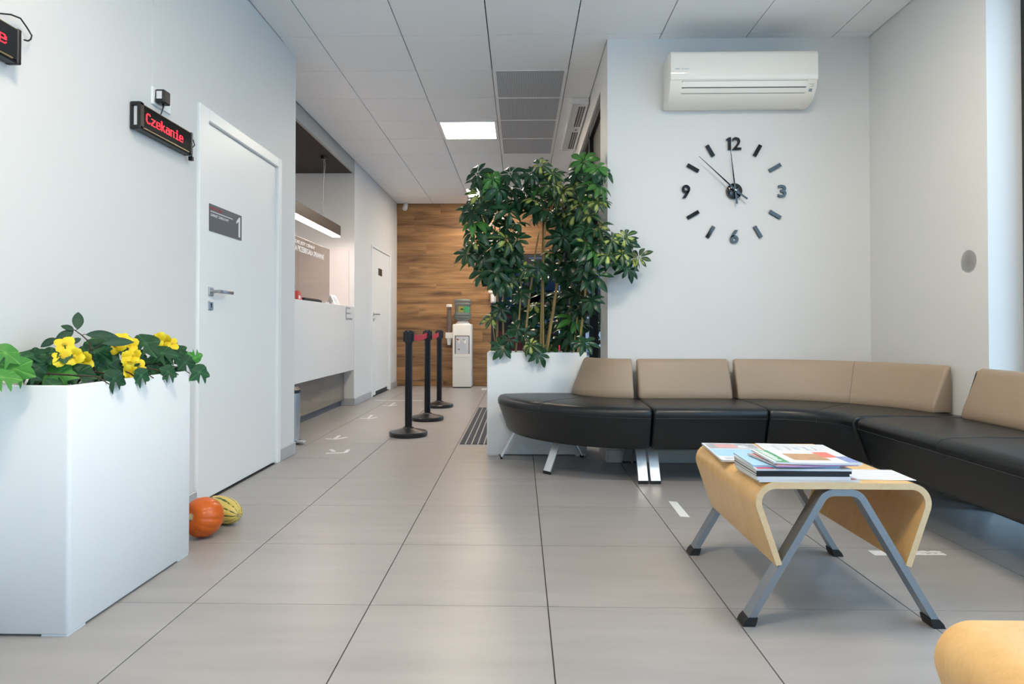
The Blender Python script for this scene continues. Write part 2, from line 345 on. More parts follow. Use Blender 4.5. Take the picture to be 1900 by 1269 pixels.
for i, j in LIGHTS:
    x0, y0 = -1.4255+0.6*i, 4.3958+0.6*j
    t = thing('ceiling_light', LAB[(i, j)], 'light', (x0+0.3, y0+0.3, CZ), 'square ceiling light panels')
    bm = NB()
    for a in ((0.004, 0.002, 0.034, 0.598), (0.566, 0.002, 0.596, 0.598), (0.034, 0.002, 0.566, 0.032), (0.034, 0.568, 0.566, 0.598)):
        box(bm, (x0+a[0], y0+a[1], CZ-0.012), (x0+a[2], y0+a[3], CZ+0.018))
    obj('light_frame', bm, CEIL, t); obj('diffuser', B((x0+0.034, y0+0.032, CZ-0.004), (x0+0.566, y0+0.568, CZ+0.008)), LIGHTP, t)

# walls
D1 = (3.285, 4.435, 2.115); D2 = (8.53, 9.80, 2.06)
bm = NB(); box(bm, (XL-0.3, YB-0.1, -0.006), (XL, D1[0], CZ+0.02)); box(bm, (XL-0.3, D1[1], -0.006), (XL, 4.735, CZ+0.02)); box(bm, (XL-0.3, D1[0], D1[2]), (XL, D1[1], CZ+0.02)); box(bm, (XL-0.3, D1[0], -0.006), (XL-0.12, D1[1], D1[2]))
struct('wall_left', bm, WALL)
bm = NB(); box(bm, (XF-0.2, 7.68, -0.006), (XF, D2[0], CZ+0.02)); box(bm, (XF-0.2, D2[1], -0.006), (XF, YE+0.1, CZ+0.02)); box(bm, (XF-0.2, D2[0], D2[2]), (XF, D2[1], CZ+0.02)); box(bm, (XF-0.2, D2[0], -0.006), (XF-0.1, D2[1], D2[2]))
struct('wall_left_hall', bm, WALL)
struct('wall_front', B((XG-0.02, YF, -0.006), (2.95, 4.87, CZ+0.02)), WALL)
bm = NB(); box(bm, (XR, YR, -0.006), (2.95, YF, CZ+0.02)); box(bm, (XR, YB-0.1, 2.86), (2.62, YR, CZ+0.02)); struct('wall_right', bm, WALL)
bm = NB(); box(bm, (XL-0.3, YB-0.15, -0.006), (0.4, YB, CZ+0.02)); box(bm, (2.2, YB-0.15, -0.006), (2.75, YB, CZ+0.02)); box(bm, (0.4, YB-0.15, 2.8), (2.2, YB, CZ+0.02)); struct('wall_back', bm, WALL)
# lintel over the glazed entrance side
struct('wall_lintel', B((0.612, 4.87, 2.755), (0.80, YE+0.1, CZ+0.02)), WALL)
# end wall: planks one by one around the glazed end door
we = structroot('wall_end', (0, YE, 0))
obj('backing', B((-2.25, YE+0.012, -0.006), (-0.475, YE+0.15, CZ+0.02)), DARKGAP, we); obj('backing', B((-0.475, YE+0.012, 2.10), (0.8, YE+0.15, CZ+0.02)), DARKGAP, we)
rw = 0.2045; k = 0
offs = [0.55, 0.98, 0.1, 0.78, 0.34, 1.06, 0.62, 0.2, 0.9, 0.42, 1.12, 0.7, 0.26, 0.86, 0.5]
z = CZ-0.005
while z > 0.01:
    z0 = max(z-rw+0.0015, 0.0); x = XF-offs[k % 15]
    while x < 0.62:
        a, b = max(x, XF)+0.0008, min(x+1.26, 0.62)-0.0008
        if z > 2.10 or z0 < 2.10:
            if z0 < 2.10 and b > -0.475: b = -0.477 if z0 < 2.05 else b
            if b-a > 0.01: obj('plank', B((a, YE+random.uniform(-0.0012, 0.0), z0), (b, YE+0.014, z)), OAKWALL, we)
        x += 1.26
    z -= rw; k += 1
# skirtings
def skirt(name, lo, hi): 
    return struct(name, B(lo, hi, 0.003, 1), BASE)
skirt('baseboard_left', (XL, YB, 0), (XL+0.014, D1[0]-0.001, 0.088)); skirt('baseboard_left_corner', (XL, D1[1]+0.001, 0), (XL+0.014, 4.735, 0.088))
skirt('baseboard_front', (XG-0.02, YF-0.016, 0), (1.0+XR-1.0, YF, 0.088)); skirt('baseboard_front_return', (XG-0.034, YF-0.016, 0), (XG-0.02, 4.86, 0.088)); skirt('baseboard_right', (XR-0.014, YR, 0), (XR, YF-0.016, 0.088))
skirt('baseboard_hall', (XF, 7.666, 0), (XF+0.014, D2[0]-0.001, 0.088)); skirt('baseboard_hall_far', (XF, D2[1]+0.001, 0), (XF+0.014, YE-0.002, 0.088))

# doors
def door(name, X, y0, y1, h, l0, l1, lh, loc, cas=0.014):
    d = structroot(name, loc)
    bm = NB(); box(bm, (X-0.06, y0, 0), (X+cas, l0-0.003, h), 0.004, 1); box(bm, (X-0.06, l1+0.003, 0), (X+cas, y1, h), 0.004, 1); box(bm, (X-0.06, l0-0.003, lh+0.003), (X+cas, l1+0.003, h), 0.004, 1)
    obj('door_frame', bm, DOORW, d)
    leaf = obj('door_leaf', B((X-0.045, l0, 0.012), (X-0.004, l1, lh), 0.003, 1), DOORW, d)
    obj('threshold', B((X-0.11, y0, 0.0), (X-0.005, y1, 0.004)), DARKGAP, d)
    return d, leaf
def lever(X, y, z, L, parent):
    h = obj('door_handle', B((X-0.004, y-0.02, z-0.022), (X+0.008, y+0.03, z+0.028), 0.004), STEEL, parent)
    bm = NB(); tube(bm, [(X, y+0.005, z+0.004), (X+0.045, y+0.005, z+0.004), (X+0.052, y+0.03, z+0.004)], 0.009, 10)
    merge(bm, B((X+0.042, y+0.0, z-0.006), (X+0.056, y+L, z+0.013), 0.004)); obj('lever', bm, STEEL, h, 40)
    k = obj('lock_plate', B((X-0.004, y-0.02, z-0.10), (X+0.006, y+0.03, z-0.05), 0.004), STEEL, parent)
    bm = NB(); lathe(bm, [(0.007, 0), (0.007, 0.002)], (X+0.005, y+0.005, z-0.067), 12, (1, 0, 0)); box(bm, (X+0.005, y+0.002, z-0.086), (X+0.008, y+0.008, z-0.066)); obj('keyhole', bm, BLACK, k)
d1, leaf1 = door('door_1', XL, D1[0], D1[1], D1[2], 3.388, 4.372, 2.046, (XL, 3.88, 0)); lever(XL-0.004, 3.44, 1.13, 0.17, leaf1)
d2, leaf2 = door('door_2', XF, D2[0], D2[1], D2[2], 8.62, 9.735, 2.04, (XF, 9.16, 0)); lever(XF-0.004, 8.69, 1.125, 0.19, leaf2)
obj('vent_slot', B((XF-0.003, 8.85, 0.012), (XF-0.0005, 9.6, 0.06)), DARKGAP, d2)
# signs on the doors
t = thing('door_sign', 'dark grey room sign with white figure 1 on the near white door', 'sign', (XL, 3.62, 1.538))
X = XL-0.004
obj('plate', B((X, 3.423, 1.463), (X+0.003, 3.822, 1.612)), M('dark_grey_sign', (0.085, 0.095, 0.11, 1), 0.4), t)
R_, U_ = (0, 1, 0), (0, 0, 1)
bm = NB(); text(bm, 'MEDYCYNA', (X+0.003, 3.432, 1.582), R_, U_, 0.016, 0.14); obj('red_lettering', bm, M('red_sign_ink', (0.45, 0.02, 0.025, 1), 0.5), t)
bm = NB(); text(bm, 'GABINET ZABIEGOWY', (X+0.003, 3.434, 1.546), R_, U_, 0.0145, 0.215); box(bm, (X+0.003, 3.434, 1.570), (X+0.0038, 3.70, 1.5745)); poly_prism(bm, [(X+0.003, 3.750+a_, 1.478+b_) for a_, b_ in ((0.029, 0), (0.050, 0), (0.050, 0.120), (0.036, 0.120), (0.0, 0.090), (0.0, 0.076), (0.029, 0.092))], (0.0008, 0, 0)); obj('white_lettering', bm, PAPER, t)
t = thing('toilet_sign', 'small dark two-part pictogram sign on the far white door', 'sign', (XF, 9.12, 1.735))
bm = NB(); box(bm, (XF-0.004, 9.0, 1.69), (XF+0.001, 9.105, 1.79)); box(bm, (XF-0.004, 9.12, 1.69), (XF+0.001, 9.225, 1.79)); obj('plate', bm, M('bronze_sign', (0.045, 0.030, 0.018, 1), 0.4), t)
for yy in (9.052, 9.172):
    bm = NB(); c_ = (0.16, 0.12, 0.09, 1); x_ = XF+0.0012
    poly_prism(bm, [(x_, yy+a_, b_) for a_, b_ in ((-0.008, 1.70), (0.008, 1.70), (0.008, 1.726), (0.014, 1.727), (0.014, 1.755), (0.004, 1.757), (0.010, 1.764), (0.010, 1.776), (0.0, 1.782), (-0.010, 1.776), (-0.010, 1.764), (-0.004, 1.757), (-0.014, 1.755), (-0.014, 1.727), (-0.008, 1.726))], (0.0008, 0, 0))
    obj('pictogram', bm, M('sign_pictogram', c_, 0.5), t)

# windows
def frame_grid(bm, axis, c, u0, u1, z0, z1, us, zs, wdt, dep):
    for u in us:
        lo = (c-dep/2, u-wdt/2, z0) if axis == 'x' else (u-wdt/2, c-dep/2, z0); hi = (c+dep/2, u+wdt/2, z1) if axis == 'x' else (u+wdt/2, c+dep/2, z1); box(bm, lo, hi)
    for z in zs:
        lo = (c-dep/2, u0, z-wdt/2) if axis == 'x' else (u0, c-dep/2, z-wdt/2); hi = (c+dep/2, u1, z+wdt/2) if axis == 'x' else (u1, c+dep/2, z+wdt/2); box(bm, lo, hi)
    return bm
w1 = structroot('window_1', (2.64, 0.2, 0))
obj('window_frame', frame_grid(NB(), 'x', 2.64, YB, YR, 0.0, 2.86, [YB+0.04, -1.8, -0.1, 1.6, YR-0.05], [0.04, 2.82], 0.09, 0.07), BLACKFRAME, w1)
obj('window_pane', B((2.637, YB, 0.05), (2.643, YR-0.05, 2.82)), GLASS, w1)
w2 = structroot('window_2', (1.3, YB-0.07, 0))
obj('window_frame', frame_grid(NB(), 'y', YB-0.07, 0.4, 2.2, 0.0, 2.8, [0.44, 1.3, 2.16], [0.04, 2.76], 0.08, 0.07), BLACKFRAME, w2)
obj('window_pane', B((0.44, YB-0.073, 0.05), (2.16, YB-0.067, 2.76)), GLASS, w2)
w3 = structroot('window_3', (0.67, 7.6, 0))
obj('window_frame', frame_grid(NB(), 'x', 0.675, 4.87, YE, 0.0, 2.755, [4.905, 5.9, 7.05, 8.2, 9.3, YE-0.035], [0.03, 2.25, 2.725], 0.07, 0.08), BLACKFRAME, w3)
obj('window_pane', B((0.672, 4.94, 0.06), (0.678, YE-0.06, 2.22)), TINTGLASS, w3)
obj('dark_transom', B((0.668, 4.94, 2.28), (0.682, YE-0.06, 2.70)), BLACK, w3)
w4 = structroot('door_3', (0.05, YE+0.04, 0))
obj('door_frame', frame_grid(NB(), 'y', YE+0.045, -0.475, 0.62, 0.0, 2.10, [-0.44, 0.10, 0.585], [0.03, 2.03], 0.07, 0.07), BLACKFRAME, w4)
obj('header', B((-0.475, YE-0.03, 1.93), (0.62, YE+0.08, 2.06)), BLACKFRAME, w4)
obj('window_pane', B((-0.41, YE+0.042, 0.06), (0.56, YE+0.048, 1.95)), DARKGLASS, w4)

# ------------------------------------------------------------------ outdoors beyond the glazing
struct('ground_outside', B((-14, -22, -0.25), (30, 46, -0.13)), M('pale_paving_outside', (0.78, 0.78, 0.77, 1), 0.9, var=0.06, scale=(3, 3, 3)))
t = thing('building', 'blue grey building seen through the glazed end door', 'building', (3, 30, -0.13))
obj('facade', B((-8, 26, -0.13), (10, 34, 7)), M('blue_grey_facade', (0.07, 0.11, 0.16, 1), 0.6, var=0.1, scale=(1, 1, 1)), t)
for a in range(7):
    for b in range(2):
        f = obj('window', B((-7+a*2.4, 25.93, 0.8+b*3), (-5.6+a*2.4, 26.0, 2.5+b*3)), BLACKFRAME, t); obj('pane', B((-6.93+a*2.4, 25.92, 0.87+b*3), (-5.67+a*2.4, 25.94, 2.43+b*3)), DARKGLASS, f)
def car(x, y, col, label):
    t = thing('car', label, 'car', (x, y, -0.13)); z = -0.13
    prof = [(-2.1, .35), (-2.15, .75), (-1.95, .95), (-1.2, 1.0), (-.6, 1.42), (.7, 1.45), (1.5, 1.02), (2.05, .9), (2.15, .6), (2.1, .35)]
    bm = NB(); poly_prism(bm, [(x+a, y-.85, z+b) for a, b in prof], (0, 1.7, 0)); bmesh.ops.bevel(bm, geom=list(bm.edges), offset=0.06, segments=2, affect='EDGES'); obj('body', bm, col, t, 40)
    bm = NB(); poly_prism(bm, [(x+a, y-.86, z+b) for a, b in [(-1.1, 1.0), (-.55, 1.36), (.65, 1.38), (1.3, 1.02)]], (0, 1.72, 0)); obj('window', bm, BLACKGLOSS, t)
    for a in (-1.35, 1.35):
        for b in (-.82, .62):
            bm = NB(); lathe(bm, [(0.0, 0), (.31, 0), (.32, .05), (.32, .18), (0.0, .2)], (x+a, y+b, z+.32), 16, (0, 1, 0)); obj('wheel', bm, BLACKRUB, t, 40)
car(-1.0, 17.5, M('red_car_paint', (0.5, 0.015, 0.02, 1), 0.2), 'red car parked outside the glazed end door')
car(1.5, 20.5, M('white_car_paint', (0.7, 0.7, 0.72, 1), 0.2), 'white car parked outside behind the red car')
def bush(x, y, h, r, label):
    t = thing('bush', label, 'bush', (x, y, -0.13), 'bushes outside the glazed side')
    bm = NB(); rnd = random.Random(int(x*100+y))
    for _ in range(420):
        a, b, c = rnd.uniform(0, 2*PI), rnd.uniform(-0.9, 1), rnd.uniform(0.6, 1)
        p = Vector((x+r*c*math.cos(a)*math.sqrt(1-b*b), y+r*c*math.sin(a)*math.sqrt(1-b*b), h*0.5+b*h*0.5))
        d = Vector((rnd.uniform(-1, 1), rnd.uniform(-1, 1), rnd.uniform(-1, .4))).normalized(); s = d.cross(Vector((0, 0, 1))).normalized()*0.035
        sheet(bm, [p, p+d*0.07+s, p+d*0.16, p+d*0.07-s])
    obj('foliage', bm, leafmat('bush_leaf', (0.04, 0.15, 0.02, 1), (0.1, 0.3, 0.03, 1)), t, kind='stuff')
    bm = NB(); tube(bm, [(x, y, -0.13), (x, y, h*0.6)], 0.04); obj('stem', bm, TWIG, t)
bush(1.25, 6.1, 1.6, 0.38, 'leafy green bush outside, next to the clock wall end'); bush(1.3, 8.2, 1.5, 0.4, 'leafy green bush outside, further along the glazed side')

# ------------------------------------------------------------------ reception alcove
bm = NB(); box(bm, (-4.6, 7.68, -0.006), (XF-0.2, 7.86, 2.82)); struct('wall_reception_end', bm, WALL)
struct('wall_reception_back', B((-4.6, 4.6, -0.006), (-4.4, 7.7, 2.82)), WALL)
struct('wall_reception_near', B((-4.6, 4.5, -0.006), (XL-0.31, 4.733, 2.82)), WALL)
struct('ceiling_reception', B((-4.6, 4.5, 2.82), (XF-0.03, 7.68, 2.86)), DARKCEIL)
struct('ceiling_bulkhead', B((XF-0.03, 4.736, 2.82), (XF-0.002, 7.679, CZ+0.016)), FASCIA)
struct('floor_reception', B((-4.4, 4.733, -0.006), (-2.18, 7.68, 0.0)), FLOOR)
# counter
t = thing('reception_counter', 'white reception counter with grey wood kick panel beside the alcove wall', 'counter', (-2.3, 6.2, 0))
obj('front_panel', B((-2.06, 4.737, 0.432), (-2.018, 7.676, 1.196), 0.002, 1), WHITE_GLOSS, t)
obj('countertop', B((-2.75, 4.737, 1.160), (-2.0605, 7.676, 1.196), 0.002, 1), WHITE_GLOSS, t)
obj('kick_panel', B((-2.165, 4.737, 0.075), (-2.135, 7.676, 0.46)), GREYOAK, t)
obj('plinth', B((-2.19, 4.737, 0.0), (-2.166, 7.676, 0.075)), M('dark_plinth', (0.10, 0.105, 0.12, 1), 0.5), t)
X = -2.0178
bm = NB(); text(bm, 'PRZYJĘCIA', (X, 7.36, 1.158), R_, U_, 0.022, 0.15); text(bm, 'REJESTRACJA   G', (X, 7.36, 1.096), R_, U_, 0.022, 0.20); text(bm, 'PRACOWNIA USG', (X, 7.36, 1.034), R_, U_, 0.022, 0.24)
for k in range(12):
    a0, a1 = -1+2*k/12, -1+2*(k+1)/12; f = lambda a: 7.345-0.028*math.sqrt(max(0, 1-a*a)); g = lambda a: 7.350-0.006*math.sqrt(max(0, 1-a*a))
    zc = lambda a: 1.108+0.082*a
    poly_prism(bm, [(X, f(a0), zc(a0)), (X, g(a0), zc(a0)), (X, g(a1), zc(a1)), (X, f(a1), zc(a1))], (0.0008, 0, 0))
obj('lettering', bm, LETTERGREY, t)
skirt('baseboard_alcove', (XF-0.26, 7.667, 0), (XF, 7.68, 0.088))
# rounded white panel on the alcove wall
def rrect(x0, x1, z0, z1, r, y, n=6):
    pts = []
    for cx, cz, a in ((x1-r, z1-r, 0), (x0+r, z1-r, 90), (x0+r, z0+r, 180), (x1-r, z0+r, 270)):
        for k in range(n+1): b = math.radians(a+90*k/n); pts.append((cx+r*math.cos(b), y, cz+r*math.sin(b)))
    return pts
t = thing('wall_panel', 'white round-cornered panel on alcove wall behind the counter', 'panel', (-2.7, 7.68, 1.2))
bm = NB(); poly_prism(bm, rrect(-3.4, -2.078, 0.9, 1.898, 0.05, 7.66), (0, 0.02, 0)); obj('board', bm, M('white_panel', (0.72, 0.67, 0.66, 1), 0.35), t)
obj('joint', B((-2.70, 7.6585, 0.92), (-2.694, 7.661, 1.88)), M('grey_joint', (0.45, 0.42, 0.41, 1), 0.6), t)
# clear screen with white lettering
t = thing('acrylic_screen', 'hazy clear acrylic screen with two lines of white lettering above counter', 'screen', (-2.1, 5.9, 1.196))
obj('sheet', B((-2.103, 4.85, 1.199), (-2.097, 6.95, 1.80), 0.001, 1), PLEXI, t)
for y in (5.1, 6.0, 6.85): obj('foot', B((-2.125, y-0.02, 1.1965), (-2.075, y+0.02, 1.22), 0.002, 1), WHITE_GLOSS, t)
bm = NB(); text(bm, 'PAŃSTWA CZAS JEST CENNY', (-2.0965, 5.42, 1.724), R_, U_, 0.052, 1.03, bold=0.018); text(bm, 'ABY OBSŁUGA PRZEBIEGAŁA SPRAWNIE', (-2.0965, 5.45, 1.663), R_, U_, 0.052, 1.30, bold=0.018)
obj('white_lettering', bm, LETTERWHITE, t)
# things on the counter
t = thing('tent_card', 'white folded paper tent card on the reception counter', 'card', (-2.135, 7.22, 1.196))
P0 = Vector((-2.138, 7.12, 1.1965)); hw, hh, ln = 0.056, 0.118, 0.20
bm = NB(); poly_prism(bm, [P0+Vector((hw, 0, 0)), P0+Vector((0, 0, hh)), P0+Vector((-0.003, 0, hh)), P0+Vector((hw-0.003, 0, 0))], (0, ln, 0)); obj('front_leaf', bm, PAPER, t)
bm = NB(); poly_prism(bm, [P0+Vector((-hw, 0, 0)), P0+Vector((0, 0, hh)), P0+Vector((-0.003, 0, hh)), P0+Vector((-hw-0.003, 0, 0))], (0, ln, 0)); obj('back_leaf', bm, PAPER, t)
bm = NB()
for k in range(6):
    u = 0.15+k*0.12; p = P0+Vector((hw*(1-u)+0.001, 0.03, hh*u)); box(bm, p, p+Vector((0.0006, 0.13-0.02*(k % 3), 0.005)))
obj('printed_lines', bm, M('grey_print', (0.42, 0.42, 0.45, 1), 0.6), t)
t = thing('leaflet_box', 'red leaflet box on the reception counter against the near wall', 'box', (-2.06, 5.85, 1.196))
bm = NB(); poly_prism(bm, [(-2.09, 5.78, 1.1965), (-2.09, 5.78, 1.278), (-2.09, 5.85, 1.272), (-2.09, 5.90, 1.1965)], (0.055, 0, 0)); obj('shell', bm, M('red_card', (0.62, 0.09, 0.07, 1), 0.4), t)
obj('white_label', B((-2.0348, 5.80, 1.205), (-2.0342, 5.85, 1.235)), PAPER, t)
t = thing('document_tray', 'flat black tray on the reception counter beside white tent card', 'tray', (-2.06, 6.2, 1.196))
obj('tray', B((-2.072, 5.95, 1.1965), (-2.026, 6.46, 1.222), 0.006), BLACK, t); obj('paper', B((-2.066, 5.98, 1.222), (-2.032, 6.40, 1.226)), M('dark_cover', (0.03, 0.02, 0.025, 1), 0.4), t)
# pendant bar
t = thing('pendant_light', 'long dark linear pendant light hanging above the reception counter', 'light', (-2.142, 6.5, 2.05))
PX = -2.155
bm = NB(); box(bm, (PX-0.045, 5.0, 2.016), (PX+0.045, 7.42, 2.135), 0.002, 1); obj('housing', bm, M('dark_bronze', (0.035, 0.026, 0.02, 1), 0.4, 0.3), t)
obj('diffuser', B((PX-0.04, 5.01, 2.000), (PX+0.04, 7.41, 2.0155)), LIGHTB, t)
bm = NB(); lathe(bm, [(0, -0.035), (0.032, -0.035), (0.032, 0.0), (0, 0)], (PX, 6.91, 2.819), 16); obj('canopy', bm, BLACK, t, 40)
bm = NB(); lathe(bm, [(0, -0.035), (0.032, -0.035), (0.032, 0.0), (0, 0)], (PX, 5.5, 2.819), 16); obj('canopy', bm, BLACK, t, 40)
bm = NB(); tube(bm, [(PX, 6.91, 2.79), (PX, 6.91, 2.13)], 0.0015, 5); obj('wire', bm, STEEL, t)
bm = NB(); tube(bm, [(PX, 5.5, 2.79), (PX, 5.5, 2.13)], 0.0015, 5); obj('wire', bm, STEEL, t)
bm = NB(); tube(bm, [(PX+0.004, 6.91, 2.79), (PX+0.03, 6.87, 2.72), (PX+0.03, 6.84, 2.62), (PX+0.02, 6.83, 2.52), (PX+0.01, 6.86, 2.42), (PX, 6.90, 2.34), (PX, 6.87, 2.26), (PX, 6.88, 2.18), (PX, 6.90, 2.13)], 0.003, 6); obj('power_cord', bm, M('clear_cord', (0.6, 0.6, 0.6, 1), 0.3), t, 180)
# pedal bin at the corner
t = thing('pedal_bin', 'slim steel pedal bin with black lid beside the wall corner', 'bin', (-1.885, 5.14, 0))
bm = NB(); lathe(bm, [(0, 0.03), (0.095, 0.03), (0.095, 0.41), (0, 0.41)], (-1.885, 5.14, 0), 28); obj('drum', bm, STEEL, t, 40)
bm = NB(); lathe(bm, [(0, 0.41), (0.10, 0.41), (0.10, 0.435), (0.08, 0.455), (0, 0.462)], (-1.885, 5.14, 0), 28); obj('lid', bm, BLACK, t, 40)
bm = NB(); lathe(bm, [(0, 0.0), (0.10, 0.0), (0.10, 0.03), (0, 0.03)], (-1.885, 5.14, 0), 28); obj('base_ring', bm, BLACK, t, 40)
obj('pedal', B((-1.80, 5.08, 0.012), (-1.735, 5.13, 0.03), 0.004), ALU, t)

# ------------------------------------------------------------------ sofa modules (seat profile swept straight or around a pivot)
SEATP = [(0.110, 0.212), (0.085, 0.214), (0.070, 0.235), (0.012, 0.395), (0.004, 0.425), (0.008, 0.447), (0.024, 0.462), (0.055, 0.469), (0.20, 0.472), (0.40, 0.470), (0.56, 0.466), (0.63, 0.462), (0.652, 0.445), (0.652, 0.30), (0.64, 0.24), (0.58, 0.212)]
BACKP = [(0.548, 0.462), (0.540, 0.475), (0.552, 0.52), (0.622, 0.695), (0.632, 0.714), (0.645, 0.7245), (0.656, 0.7265), (0.662, 0.7255), (0.666, 0.715), (0.667, 0.60), (0.666, 0.475), (0.660, 0.462)]
def inset(prof, d):
    n = len(prof); out = []; a = sum(prof[i][0]*prof[(i+1) % n][1]-prof[(i+1) % n][0]*prof[i][1] for i in range(n)); s = 1 if a > 0 else -1
    for i in range(n):
        p0, p, p1 = Vector(prof[i-1]), Vector(prof[i]), Vector(prof[(i+1) % n]); e = ((p-p0).normalized()+(p1-p).normalized()).normalized()
        out.append((p.x-s*e.y*d, p.y+s*e.x*d))
    return out
def sweep(prof, length, fn, steps=1, r=0.02, e0=True, e1=True):
    """fn(d, s) -> (x, y) ; the ends are rounded by shrinking the profile"""
    sl = []; K = [(0.0, 1.0), (0.15, 0.55), (0.5, 0.16), (1.0, 0.0)]
    for a, b in K: sl.append((a*r, b*r))
    inner = [(r+(length-2*r)*k/steps, 0) for k in range(1, steps)]
    sl += inner
    for a, b in K[::-1]: sl.append((length-a*r, b*r))
    bm = NB(); rings = []
    for s, ins in sl:
        rings.append([bm.verts.new((*fn(d, s), z)) for d, z in (inset(prof, ins) if ins else prof)])
    n = len(prof)
    for a, b in zip(rings, rings[1:]):
        for k in range(n): bm.faces.new((a[k], a[(k+1) % n], b[(k+1) % n], b[k]))
    bm.faces.new(rings[0][::-1]); bm.faces.new(rings[-1]); bmesh.ops.recalc_face_normals(bm, faces=bm.faces); return bm
def legframe(parent, fr, fx, r_front, r_back, both=True):
    """flat aluminium legs: fr(d, side) gives the floor position; legs lean inwards under the seat"""
    def leg(d0, d1):
        a0, a1 = Vector((*fr(d0, -0.03), 0.016)), Vector((*fr(d0, 0.03), 0.016)); b0, b1 = Vector((*fr(d1, -0.03), 0.24)), Vector((*fr(d1, 0.03), 0.24))
        n = (a1-a0).cross(b0-a0).normalized()*0.006
        bm = NB(); vs = [bm.verts.new(p) for p in (a0-n, a1-n, a1+n, a0+n, b0-n, b1-n, b1+n, b0+n)]
        for q in ((3,2,1,0),(4,5,6,7),(0,1,5,4),(1,2,6,5),(2,3,7,6),(3,0,4,7)): bm.faces.new([vs[i] for i in q])
        bmesh.ops.recalc_face_normals(bm, faces=bm.faces); bmesh.ops.bevel(bm, geom=list(bm.edges), offset=0.0015, segments=1, affect='EDGES'); o = obj('leg', bm, ALU, parent)
        bm = NB(); vs = [bm.verts.new(p) for p in (a0-n*1.3, a1-n*1.3, a1+n*1.3, a0+n*1.3)]; lo = [bm.verts.new((v.co.x, v.co.y, 0)) for v in vs]
        for q in range(4): bm.faces.new((vs[q], vs[(q+1) % 4], lo[(q+1) % 4], lo[q]))
        bm.faces.new(vs); bm.faces.new(lo[::-1]); bmesh.ops.recalc_face_normals(bm, faces=bm.faces); obj('foot_cap', bm, BLACKRUB, o)
    leg(r_front, r_front+0.12)
    if both: leg(r_back, r_back-0.12)
Y0 = 3.735
def seamline(fn, L, steps, parent, inner=False):
    bm = NB(); d = 0.0085 if not inner else 0.0085
    tube(bm, [(*fn(0.0035, 0.012+(L-0.024)*k/steps), 0.408) for k in range(steps+1)], 0.0012, 5); obj('seam', bm, SEAM, parent)
# straight middle module
def straight(x0): return lambda d, s: (x0+s, Y0+d)
t = thing('bench_module', 'straight black seat with taupe back under the clock, between two curved modules', 'bench', (1.115, 4.1, 0), 'sofa modules in the corner')
f = straight(0.777); obj('seat', sweep(SEATP, 0.671, f), LEATHER, t, 50); f2 = straight(0.792); obj('backrest', sweep(BACKP, 0.625, f2, r=0.018), BEIGE, t, 50)
for xs in (0.812, 1.418): legframe(t, lambda d, s, xs=xs: (xs+0.035*0+s, Y0+d), 0, 0.120, 0.715)
seamline(f, 0.676, 1, t)
# convex end module (left)
P1 = Vector((0.772, 4.685)); A1 = math.radians(82); R1 = P1.y-Y0
def convex(d, s): a = s/R1; r = P1.y-(Y0+d); return (P1.x-r*math.sin(a), P1.y-r*math.cos(a))
t = thing('curved_bench_module', 'curved black end seat with tapering taupe back beside the white planter', 'bench', (0.4, 4.2, 0), 'sofa modules in the corner')
obj('seat', sweep(SEATP, R1*A1, convex, 28), LEATHER, t, 50)
obj('backrest', sweep(BACKP, R1*A1-0.05, lambda d, s: convex(d, s+0.03), 24, r=0.018), BEIGE, t, 50)
bm = NB(); tube(bm, [(*convex(d, R1*math.radians(44)), z+0.0005) for d, z in SEATP[3:12]], 0.0016, 5); obj('seam', bm, SEAM, t)
seamline(convex, R1*A1, 28, t)
def pol(a): 
    sa, ca = math.sin(a), math.cos(a)
    return lambda d, s: (P1.x-(P1.y-Y0-d)*sa-s*ca, P1.y-(P1.y-Y0-d)*ca+s*sa)
legframe(t, lambda d, s: (0.738+s, Y0+d), 0, 0.120, 0.715)
legframe(t, pol(math.radians(46)), 0, 0.115, 0.7, both=False); legframe(t, pol(math.radians(84)), 0, 0.035, 0.62)
# concave corner module
P3 = Vector((1.450, 3.425)); R3 = 0.5
def concave(d, s): a = s/R3; r = Y0+d-P3.y; return (P3.x+r*math.sin(a), P3.y+r*math.cos(a))
t = thing('corner_bench_module', 'curved black corner seat with long wrapping taupe back in the wall corner', 'bench', (1.95, 3.9, 0), 'sofa modules in the corner')
obj('seat', sweep(SEATP, R3*PI/2, concave, 28, r=0.014), LEATHER, t, 50)
obj('backrest', sweep(BACKP, R3*(math.radians(79)), lambda d, s: concave(d, s+0.0), 28, r=0.010), BEIGE, t, 50)
bm = NB(); tube(bm, [(*concave(d, R3*PI/4), z+0.0005) for d, z in SEATP[3:12]], 0.0016, 5); obj('seam', bm, SEAM, t)
bm = NB(); tube(bm, [(*concave(d, R3*PI/4), z) for d, z in BACKP[1:9]], 0.0016, 5); obj('back_seam', bm, M('taupe_thread', (0.2, 0.15, 0.11, 1), 0.6), t)
seamline(concave, R3*PI/2, 24, t)
legframe(t, lambda d, s: (1.492+s, Y0+d), 0, 0.120, 0.715)
legframe(t, lambda d, s: (P3.x+Y0+d-P3.y, 3.46+s), 0, 0.120, 0.65)
